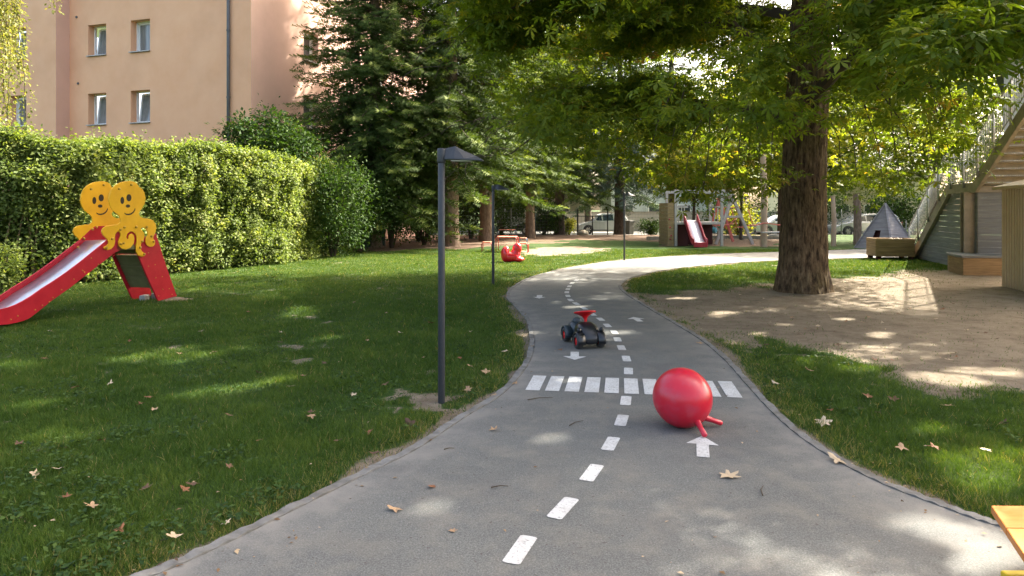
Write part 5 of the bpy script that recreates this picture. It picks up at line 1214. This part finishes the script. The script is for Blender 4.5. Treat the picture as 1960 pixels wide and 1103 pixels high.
# ------------------------------------------------------------------ fallen leaves and twigs
def leafmesh(k, lobes):
    rs = random.Random(k); mb = MB(); pts = []
    n = lobes * 4
    for i in range(n):
        a = R(-140 + 280 * i / (n - 1)); ph = i % 4; r0 = {0: .45, 1: .8, 2: 1.0, 3: .7}[ph] * rs.uniform(.85, 1.1) * (1 - .25 * abs(a) / 2.4); pts.append((r0 * math.cos(a), r0 * math.sin(a)))
    c1, c2 = rs.uniform(.2, .5), rs.uniform(-.3, .5)
    z = lambda x, y: .12 + c1 * x * x + c2 * y * y * .7 + .1 * math.sin(4 * x + k) * y
    v = [(0, 0, z(0, 0) - .03)] + [(x, y, z(x, y)) for x, y in pts] + [(-.9, .03, .05), (-.9, -.03, .05)]
    f = [(0, i, i + 1) for i in range(1, n)] + [(0, n, n + 2), (0, n + 2, n + 1), (0, n + 1, 1)]
    me = D.meshes.new('leaf'); me.from_pydata(v, [], f); me.materials.append(TONES['tan']); return me
LM = [leafmesh(i, l) for i, l in enumerate((5, 3, 5, 4, 3, 5))]
LMT = {}
for tn, tm_ in TONES.items():
    for i_, me_ in enumerate(LM): q_ = me_.copy(); q_.materials[0] = tm_; LMT[tn, i_] = q_
SHAPE = ['star shaped', 'three lobed', 'broad lobed', 'curled', 'small lobed', 'crumpled']
MARKS = [(60, 640, 'just in front of the slide run-out'), (250, 640, 'below the slide ladder'), (440, 600, 'on the lawn right of the slide ladder'), (660, 575, 'in the middle of the upper lawn'), (900, 620, 'beside the left path bend'), (790, 620, 'just left of the lamp post shaft'), (640, 700, 'in the open middle of the left lawn'),
         (760, 760, 'left of the tall lamp post foot'), (930, 740, 'between lamp post and kerb'), (430, 720, 'amid the lawn sun spots'), (250, 770, 'in the left lawn below the sun spots'), (90, 720, 'near the left edge of the lawn'), (60, 870, 'low on the left edge of the lawn'), (230, 900, 'in the near left lawn'), (440, 850, 'in the lower middle of the left lawn'),
         (600, 830, 'in the lawn close to the near kerb'), (700, 840, 'in the grass beside the kerb below the lamp post'), (380, 960, 'in the near lawn beside the kerb'), (200, 1020, 'in the nearest corner of the lawn'), (1300, 580, 'on the sand by the right path bend'), (1420, 600, 'on the sand left of the chestnut trunk'), (1550, 600, 'on the sand under the chestnut trunk'), (1700, 600, 'on the sand right of the chestnut trunk'),
         (1860, 600, 'on the sand before the shed'), (1520, 670, 'on the sand edge beside the grass'), (1700, 680, 'on the lower sand'), (1880, 690, 'on the sand at the right edge'), (1500, 740, 'in the grass right of the crosswalk'), (1650, 800, 'in the middle of the right grass'), (1850, 820, 'in the grass at the right edge'), (1800, 890, 'in the right grass above the orange bench')]
USED = set()
def fl(u, v, s, label, k=None, rz=None, tilt=.25, z=.03, group=None):
    if k is None: k = random.randrange(6)
    tone = next((x for x in ('pale', 'rust brown', 'dark', 'tan') if label and x in label), None) if label else random.choice(['tan', 'rust brown', 'rust brown', 'pale', 'dark brown', 'dark brown'])
    tone = {'dark': 'dark brown', None: 'rust brown' if label and 'brown' in label else 'tan'}.get(tone, tone)
    if label is None:
        mk = sorted(MARKS, key=lambda q: (q[0] - u) ** 2 + 4 * (q[1] - v) ** 2)
        for _ in range(60):
            label = '%s %s dry leaf %s' % (tone, SHAPE[k], mk[0][2])
            if label not in USED: break
            tone = random.choice(list(TONES)); k = random.randrange(6)
    USED.add(label)
    p = G(u, v); o = link('fallen_leaf', LMT[tone, k]); onp = bool(inpoly(np.array([p.x]), np.array([p.y]), PATHP)[0])
    o.location = (p.x, p.y, .014 if onp else z); s *= .85; o.scale = (s, s, s * random.uniform(.5, 1.6)); o.rotation_euler = (random.uniform(-tilt, tilt) * (0 if onp else 1), random.uniform(-tilt, tilt) * (0 if onp else 1), rz if rz is not None else random.uniform(0, 6.28))
    tag(o, label, 'leaf', group)
fl(1396, 917, .09, 'pale star shaped maple leaf on the path below the white arrow', 0, .4)
fl(1576, 817, .095, 'crumpled pale leaf in the grass right of the hopper ball', 2, 1.0)
fl(1605, 888, .085, 'brown leaf on the path edge below the crumpled pale leaf', 1, 2)
fl(945, 828, .05, 'tan leaf on the path right of the kerb, below the tall lamp post', 3, .2)
fl(757, 981, .055, 'reddish leaf on the asphalt beside a small sun spot', 1, 3)
fl(826, 937, .04, 'curled brown leaf on the asphalt between reddish leaf and crosswalk', 4)
fl(866, 1022, .03, 'little yellow leaf on the asphalt left of the nearest dash', 0)
fl(334, 1042, .06, 'pale leaf in the grass beside the near end of the kerb', 3)
fl(432, 1012, .035, 'tiny pale leaf by the kerb, right of the pale leaf', 5)
fl(930, 718, .075, 'large tan leaf in the grass just right of the tall lamp post', 2)
fl(900, 708, .06, 'smaller tan leaf beside the large tan leaf by the lamp post', 3)
fl(896, 752, .055, 'upright curled leaf at the foot of the tall lamp post', 5, tilt=.8)
fl(145, 748, .055, 'brown leaf in the lawn, left end of a loose row of leaves', 1)
fl(210, 742, .045, 'pale leaf in the lawn right of the brown one', 5)
fl(295, 792, .05, 'cream coloured curled leaf in the lawn', 3)
fl(285, 767, .05, 'rust brown leaf just above the cream coloured leaf', 1)
fl(112, 908, .045, 'folded pale leaf in the lawn at the left', 4, tilt=.8)
fl(65, 917, .045, 'folded brown leaf left of the folded pale leaf', 4, tilt=.8)
fl(175, 983, .05, 'tan leaf low in the lawn at the left', 3)
fl(1072, 672, .045, 'curled brown leaf on the path beside the toy car', 1)
fl(1020, 668, .04, 'leaf on the left path edge level with the toy car', 3)
fl(785, 820, .07, 'dark curled leaf in the grass by the kerb below the tall lamp post', 4, tilt=.9)
fl(985, 737, .05, 'tan leaf lying on the kerb left of the crosswalk', 5)
fl(965, 678, .06, 'pale leaf in the grass left of the toy car', 2)
fl(825, 623, .08, 'orange brown leaf in the lawn left of the tall lamp post', 2)
fl(1340, 660, .07, 'yellow leaf on the right kerb beyond the crosswalk', 3)
rs = random.Random(12)
for u, v in [(270, 780), (500, 724), (585, 725), (535, 660), (640, 640), (672, 586), (768, 575), (740, 600), (660, 560), (925, 600), (905, 640), (540, 640), (700, 660), (380, 640), (410, 680), (90, 690), (190, 850), (280, 945), (360, 950), (440, 800), (350, 680), (700, 555), (440, 900), (370, 940), (600, 800), (620, 705),
             (680, 765), (590, 805), (712, 832), (560, 745), (100, 640), (250, 660), (480, 600), (805, 690), (770, 640), (735, 745), (880, 690), (940, 760), (130, 960), (30, 860), (225, 1030), (500, 850), (650, 850), (720, 880)]:
    fl(u + rs.uniform(-6, 6), v + rs.uniform(-4, 4), rs.uniform(.035, .06), None, group='small dry leaves scattered over the left lawn')
for i in range(26):
    u, v = rs.uniform(1420, 1940), rs.uniform(560, 900)
    if u < 1480 + (v - 760) * 1.6: continue
    fl(u, v, rs.uniform(.035, .07), None, group='dry leaves on sand and grass right of the path')
for i in range(46):
    u, v = rs.uniform(1250, 1940), rs.uniform(555, 700)
    if u < 1230 + (v - 555) * 1.5: continue
    fl(u, v, rs.uniform(.025, .055), None, group='small brown leaves on the bare sand')
def twig(u, v, L, a, label):
    p = G(u, v); mb = MB(); d = Vector((math.cos(a), math.sin(a), 0)); n = Vector((-d.y, d.x, 0)); r_ = .004
    mb.tube([(0, 0, .006), d * L * .5 + n * L * .08 + Vector((0, 0, .009)), d * L + Vector((0, 0, .006))], [r_, r_ * .8, r_ * .5], 5); o = mb.build('twig', M['twig'], None); o.location = (p.x, p.y, .014); tag(o, label, 'twig')
def litter():
    n = 60000; Y = 2.8 + 22 * rng.random(n) ** 1.5; x = (rng.random(n) * 1.56 - .78) * Y; ed = edge_dist(x, Y); ins = inpoly(x, Y, PATHP); sm = sandmask(x, Y)
    pr = np.where(ins, np.where(ed < .3, .05, .006), .02 + .14 * np.clip(1 - ed / .3, 0, 1) + .1 * (sm > .3) * vnoise(x, Y, .5, 41) ** 2 + .16 * (np.hypot(x - 5.7, Y - 13.3) < 2.2))
    k = rng.random(n) < pr * .8; x, Y, ins = x[k], Y[k], ins[k]; m = len(x)
    pos = np.stack([x, Y, np.where(ins, .016, .012 + .02 * rng.random(m))], 1); d = rdir(m) * (1, 1, .15); o = scatter('leaf_litter', M['litter'], SIMPLE, pos, d, rdir(m) * .25 + (0, 0, 1), .008 + .03 * rng.random(m) ** 2.5)
    o['kind'] = 'stuff'; o['label'] = 'crumbs of dry leaves and bits along the kerbs and on the sand'; o['category'] = 'leaf litter'
litter()
twig(940, 940, .1, .2, 'dark twig on the asphalt left of the second nearest dash'); twig(1010, 770, .22, .3, 'thin forked twig on the path below the crosswalk left end'); twig(1460, 955, .14, 1.2, 'thin dark twig on the asphalt right of the dashes'); twig(850, 866, .07, .3, 'small twig on the asphalt near the left kerb'); twig(1090, 820, .16, .8, 'curved dry twig on the path left of the dashes')
